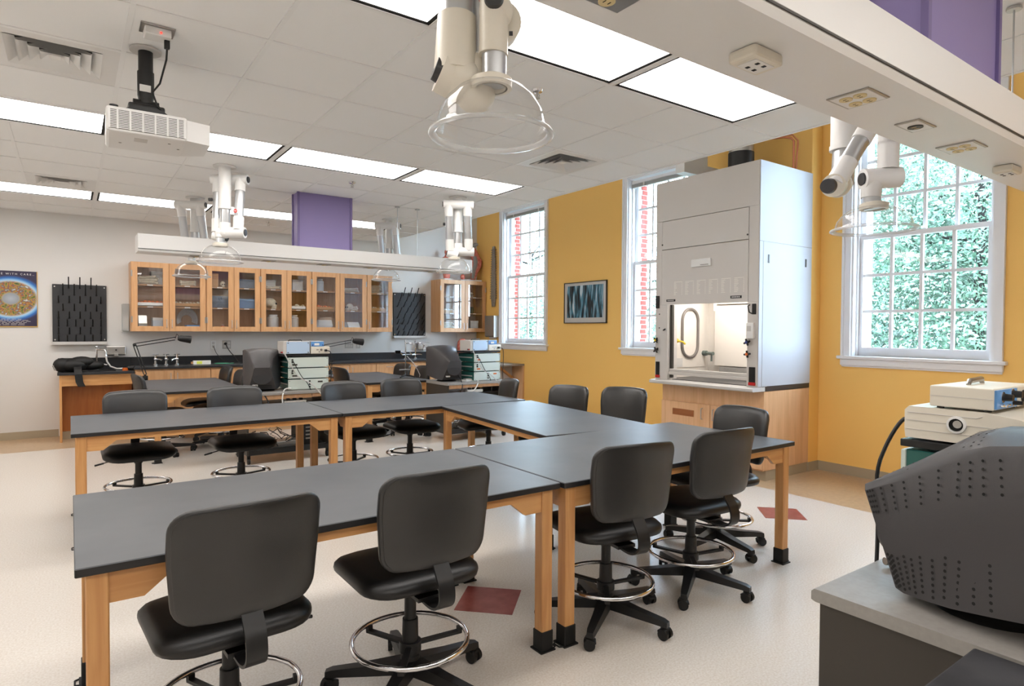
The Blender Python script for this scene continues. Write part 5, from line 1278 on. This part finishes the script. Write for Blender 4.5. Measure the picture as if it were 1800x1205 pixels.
def stack(which, x, y, rz, orange, z0=.76):
    wd, dp, hh = .44, .36, .122; cs, sn = math.cos(rz), math.sin(rz)
    P = lambda a, b: (x + a * cs - b * sn, y + a * sn + b * cs)
    for k in range(3):
        rack_unit('green rack instrument, %s of the three in the %s' % (('bottom', 'middle', 'top')[k], which), *P(0, 0), z0 + hh * k, wd, dp, hh, M_palegreen, rz, orange, 2 - k)
    zs = z0 + hh * 3
    t = thing('instrument_shelf', 'black shelf board on top of the %s' % which, 'shelf', (*P(0, 0), zs), rz)
    m = MB(); m.bx(-.06, wd + .0, .0, dp, .006, .026, .002, 1); m.build('shelf_board', M_black, t)
    m = MB()
    for a in (.04, wd - .04):
        for c in (.04, dp - .04): m.cyl((a, c, 0), (a, c, .008), .012, n=8)
    m.build('shelf_foot', M_black, t)
    zs += .026
    t = thing('power_supply', 'pale blue backed instrument with red sockets on the %s' % which, 'instrument', (*P(-.05, .02), zs), rz)
    m = MB(); m.bx(0, .29, .004, .24, .006, .145, .004); m.build('instrument_case', M_beige, t)
    m = MB(); m.bx(.035, .285, -.004, .006, .010, .142, .002, 1); pn = m.build('rear_panel', M_paleblue, t)
    m = MB()
    for a in (.05, .27):
        for c in (.024, .128): m.cyl((a, -.008, c), (a, -.003, c), .006, n=10)
    m.build('panel_screw', M_dkgrey, pn)
    m = MB(); m.tube([(.08, .1, .145), (.09, .1, .158), (.22, .1, .158), (.23, .1, .145)], .006, 8); m.build('carry_handle', M_dkgrey, t)
    for b, mm in ((.01, M_red), (.03, M_black)):
        m = MB(); m.cyl((-.015, b + .02, .025), (.001, b + .02, .025), .008, n=10); m.build('terminal', mm, t)
    m = MB()
    for a in (.03, .26):
        for c in (.03, .2): m.cyl((a, c, 0), (a, c, .007), .012, n=8)
    m.build('foot', M_black, t)
    t = thing('recorder_box', 'beige recorder box with a black power plug on the %s' % which, 'instrument', (*P(.25, .01), zs), rz)
    m = MB(); m.bx(0, .215, 0, .22, .004, .085, .008); m.build('instrument_case', M_cream, t)
    m = MB(); m.cyl((.115, -.005, .05), (.115, .001, .05), .014, n=14); m.build('fuse_holder', M_steel, t)
    m = MB(); m.bx(.15, .175, -.03, .001, .03, .055, .004); m.build('power_plug', M_black, t)
    m = MB(); m.bx(.06, .085, -.002, .001, .045, .056); m.bx(.085, .1, -.002, .001, .022, .032); m.build('print_mark', M_grey, t)
    t = thing('amplifier_box', 'small blue panelled box on top of the beige recorder, %s' % which, 'instrument', (*P(.25, .02), zs + .085), rz)
    m = MB(); m.bx(0, .15, .003, .2, 0, .062, .003); m.build('instrument_case', M_lite, t)
    m = MB(); m.bx(.003, .147, -.002, .004, .004, .056); pn = m.build('blue_panel', M_blue, t)
    m = MB(); m.bx(.04, .095, -.0035, -.001, .015, .04); m.build('panel_label', M_paper, pn)
    m = MB(); m.cyl((.02, -.006, .018), (.02, -.001, .018), .007, n=10); m.cyl((.133, -.005, .018), (.133, -.001, .018), .006, n=10); m.build('panel_button', mat('navy', (36, 44, 130), .4), pn)
    return P, zs
P1, zs1 = stack('left instrument stack', 1.955, 6.98, 0, False)
P2, zs2 = stack('right instrument stack', 4.345, 6.96, R(6), True)
def stack_cords(P, zs, which, hang):
    q = lambda a, b, z: (*P(a, b), z)
    cord('signal_cord', 'grey signal cord running from the power supply down across the %s' % which, [q(-.05, -.02, zs + .02), q(-.0, -.05, zs - .1), q(.09, -.06, zs - .25), q(.22, -.08, .84), q(.3, -.12, .74), q(.38, -.12, .64)], .006, M_lite)
    cord('signal_cord', 'black signal cord looping down the front of the %s' % which, [q(.04, -.012, zs - .06), q(.07, -.04, zs - .13), q(.13, -.05, zs - .25), q(.19, -.06, .84), q(.235, -.07, .73), q(.24, -.06, .62)], .004, M_black)
    cord('mains_cable', 'black power cord hanging at the right side of the %s' % which, [q(.42, -.03, zs + .042), q(.46, -.04, zs + .03), q(.475, -.03, zs - .1), q(.46, -.03, .86), q(.45, -.05, .75), q(.44, -.03, .64)], .005, M_black)
stack_cords(P1, zs1, 'left instrument stack', 0); stack_cords(P2, zs2, 'right instrument stack', 0)
cord('white_cord', 'white cord looping off the front of the back left cart', [(1.98, 6.98, .78), (1.90, 6.93, .79), (1.86, 6.86, .74), (1.85, 6.85, .66), (1.87, 6.87, .60)], .007, M_paper)
cord('white_cord', 'white cord looping off the front of the back right cart', [(4.36, 6.9, .775), (4.33, 6.86, .72), (4.27, 6.85, .65), (4.2, 6.86, .62), (4.1, 6.88, .62)], .008, M_paper)
cord('video_cord', 'black video cord hanging from the back left monitor', [(1.61, 6.97, .83), (1.64, 6.92, .78), (1.70, 6.85, .70), (1.73, 6.86, .55)], .007, M_black)
cord('video_cord', 'black video cord hanging from the back right monitor', [(4.12, 7.0, .84), (4.11, 6.9, .78), (4.1, 6.85, .70), (4.06, 6.87, .6)], .007, M_black)
t = thing('papers', 'small pile of white papers beside the back right monitor', 'papers', (4.28, 7.05, .76)); m = MB(); m.box((0, 0, .008), (.16, .12, .016), Matrix.Rotation(R(20), 3, 'Z')); m.build('paper_stack', M_paper, t); m = MB(); m.bx(-.03, .06, -.03, .04, .016, .03, .003); m.build('cartridge', M_lite, t)
# loose cables and small gear heaped under the carts
for which, x0 in (('left', 1.5), ('right', 3.9)):
    rn = random.Random(len(which)); m = MB()
    for k in range(14):
        p = Vector((x0 + rn.uniform(.1, .6), 6.93 + rn.uniform(0, .2), .16)); pts = [p]
        for q in range(5): p = p + Vector((rn.uniform(-.1, .1), rn.uniform(-.05, .05), rn.uniform(-.0, .06))); p.x = min(max(p.x, x0 + .05), x0 + .66); p.y = min(max(p.y, 6.91), 7.2); pts.append(p.copy())
        m.tube(pts, .005, 6)
    o = m.build('cable_tangle', M_black); tag(o, 'tangle of black cables on the bottom shelf of the back %s cart' % which, 'cables', None, 'stuff')
    lidded_box('silver equipment box with cables on the bottom shelf of the back %s cart' % which, x0 + .42, 7.08, 0, .3, .22, .07, M_steel, M_steel, .14, 'equipment_box')

# ---- near stack, seen from its left side, operated from the other side of the cart
for k in range(3): rack_unit('green rack instrument, %s of the three behind the near monitor' % ('bottom', 'middle', 'top')[k], 2.50, .85, .76 + .112 * k, .44, .36, .112, M_palegreen, R(180), True, k)
t = thing('instrument_shelf', 'black shelf board on the stack behind the near monitor', 'shelf', (2.05, .49, 1.096)); m = MB(); m.bx(0, .46, 0, .36, .005, .027, .002, 1); m.build('shelf_board', M_black, t)
m = MB()
for a in (.05, .41):
    for c in (.05, .31): m.cyl((a, c, 0), (a, c, .006), .012, n=8)
m.build('shelf_foot', M_black, t)
t = thing('chart_recorder', 'cream slope-fronted recorder with a round port on the near instrument stack', 'instrument', (2.06, .50, 1.123))
m = MB(); prof = [(.34, .006), (.343, .03), (.343, .088), (.332, .1), (.14, .1), (.06, .088), (-.02, .058), (-.02, .006)]
m.prism(prof, 0, 0, .34); b = m.build('recorder_case', M_cream, t)
m = MB(); m.bx(-.0015, .001, .0, .338, .031, .0325); m.bx(-.0015, .001, .0, .34, .058, .0595); m.tube([(-.001, .335, .082), (-.001, .16, .082), (-.001, .145, .088)], .0012, 6); m.build('case_seam', M_beige, b)
m = MB(); m.lathe([(.017, 0), (.025, 0), (.024, .006), (.018, .007)], (0, .207, .058), 24, Matrix.Rotation(R(-90), 4, 'Y')); m.build('port_ring', M_white, t)
m = MB(); m.cyl((-.003, .207, .058), (.001, .207, .058), .0175, n=20); q = m.build('port_hole', M_dark, t)
m = MB(); m.cyl((-.006, .204, .06), (-.003, .204, .06), .011, n=18); m.build('port_lens', M_steel, q)
m = MB(); m.bx(.02, .1, -.024, -.019, .02, .045); m.bx(.12, .3, -.024, -.019, .02, .045); m.build('front_label', mat('brown_label', (150, 100, 50), .5), t)
t = thing('stimulator_box', 'cream instrument box with blue knob panel and handle on the near recorder', 'instrument', (2.062, .618, 1.2235))
m = MB(); m.bx(0, .33, .004, .16, .006, .066, .003); b = m.build('instrument_case', M_cream, t)
m = MB(); m.bx(-.001, .001, .004, .16, .036, .0372); m.build('case_seam', M_beige, b)
m = MB(); m.bx(.006, .163, -.002, .005, .01, .062); pn = m.build('knob_panel', M_blue, t)
m = MB(); m.bx(.168, .327, -.002, .005, .008, .064); pn2 = m.build('side_module', M_cream, t)
for a, c, r in ((.05, .042, .011), (.125, .047, .011), (.13, .022, .007)):
    m = MB(); m.cyl((a, -.026, c), (a, -.001, c), r * .85, r, n=14); o = m.build('control_knob', M_black, pn)
    m = MB(); m.cyl((a, -.004, c), (a, -.0015, c), r * 1.4, n=14); m.build('knob_ring', M_chrome, o)
for a, c in ((.03, .02), (.055, .018), (.08, .02)):
    m = MB(); m.cyl((a, -.012, c), (a, -.001, c), .004, n=8); m.build('toggle', M_chrome, pn)
m = MB(); m.cyl((.215, -.03, .036), (.215, -.002, .036), .018, n=16); m.build('control_knob', M_black, pn2)
m = MB(); m.tube([(.11, .1, .066), (.12, .1, .077), (.21, .1, .08), (.22, .1, .066)], [.006, .008, .008, .006], 8); m.build('carry_handle', M_steel, t)
m = MB()
for a in (.025, .21):
    for c in (.025, .14): m.cyl((a, c, 0), (a, c, .007), .01, n=8)
m.build('foot', M_black, t)
cord('mains_cable', 'black power cord curving down from the back of the near recorder', [(2.10, .845, 1.185), (2.095, .868, 1.172), (2.08, .90, 1.10), (2.06, .922, 1.01), (2.05, .91, .9), (2.03, .9, .80), (2.0, .89, .70), (1.98, .885, .5)], .0058, M_black)
t = thing('cable_clip', 'small silver cable plug at the rear edge of the near cart', 'plug', (1.93, .835, .76)); m = MB(); m.cyl((0, 0, .018), (.05, -.03, .014), .011, n=12); m.build('plug_shell', M_steel, t); m = MB(); m.cyl((.05, -.03, .014), (.08, -.05, .012), .006, n=8); m.build('plug_tail', M_black, t)
# black case standing left of the near cart
t = thing('storage_case', 'black dusty topped case at the bottom right corner, against the near cart', 'case', (1.345, .28, 0))
m = MB(); m.bx(-.22, .235, -.20, .205, .06, .735, .004, 1); m.build('case_body', M_black, t)
m = MB(); m.bx(-.23, .245, -.21, .225, .735, .765, .005); m.build('case_lid', mat('dusty_black', (34, 34, 38), .55, noise=.6, scale=9, col2=(58, 58, 62)), t)
m = MB()
for a in (-.18, .19):
    for c in (-.16, .17): m.cyl((a, c, 0), (a, c, .06), .02, n=10)
m.build('case_foot', M_blk2, t)

# ================================================================ OUTSIDE
m = MB(); m.bx(W + .36, 60, -40, 60, -.9, -.7); o = struct('ground', m, M_grass)
def tree(label, x, y, hgt, rad, n, seed, low=.2, lean=0, leaf=.17):
    rn = random.Random(seed); t = thing('tree', label, 'tree', (x, y, -.7), 0)
    m = MB(); m.tube([(0, 0, 0), (.05, .03, hgt * .25), (.1 + lean, -.03, hgt * .5), (.05 + lean, .05, hgt * .8)], [.2, .16, .12, .05], 10); m.build('trunk', M_bark, t)
    for k in range(9):
        a = rn.uniform(0, 6.28); z = hgt * rn.uniform(.3, .7); L = rad * rn.uniform(.5, .95)
        m = MB(); m.tube([(.05, 0, z), (math.cos(a) * L * .5, math.sin(a) * L * .5, z + .3), (math.cos(a) * L, math.sin(a) * L, z + .5)], [.06, .04, .015], 6); m.build('branch', M_bark, t)
    verts, faces = [], []
    cl = [(rn.uniform(-1, 1), rn.uniform(-1, 1), rn.uniform(0, 1)) for _ in range(46)]
    for k in range(n):
        c = rn.choice(cl); g = [rn.gauss(0, .19) for _ in range(3)]
        f = math.sqrt(max(.05, 1 - (2 * c[2] - 1) ** 2 * .7))
        p = Vector(((c[0] * f + g[0]) * rad, (c[1] * f + g[1]) * rad, hgt * low + (c[2] + g[2] * .5) * hgt * (1 - low)))
        if p.z < .15: p.z = .15
        u = Vector((rn.gauss(0, 1), rn.gauss(0, 1), rn.gauss(0, 1))).normalized(); v = u.orthogonal().normalized(); s_ = leaf * rn.uniform(.6, 1.2); i = len(verts)
        verts += [p - u * s_ * .5, p + v * s_ * .3, p + u * s_ * .5, p - v * s_ * .3]; faces.append((i, i + 1, i + 2, i + 3))
    me = bpy.data.meshes.new('foliage'); me.from_pydata(verts, [], faces); me.materials.append(M_leaf); fo = link('foliage', me, t); fo['kind'] = 'stuff'
tree('leafy tree close outside the right-hand window', 21.5, 6.9, 9.6, 3.9, 40000, 1, .02, 0, .16)
tree('leafy tree at the left of the right-hand window view', 24.5, 12.4, 10, 4.6, 40000, 2, .02, 0, .17)
tree('leafy tree at the right of the right-hand window view', 22, 1.8, 9.4, 3.9, 36000, 3, .02, 0, .16)
tree('tall tree behind, seen through the right-hand window', 29, 9.0, 12.5, 6, 40000, 4, .05, 0, .22)
tree('tree outside the window beside the fume hood', 19.5, 18.6, 6.8, 3.3, 26000, 5, .02, 0, .16)
tree('thin-topped tree outside the window nearest the back wall', 20.5, 27.2, 9.4, 3.6, 15000, 6, .03, 0, .17)
tree('low bushy tree outside the window nearest the back wall', 17, 25.2, 4.6, 3.2, 22000, 7, .03, 0, .15)
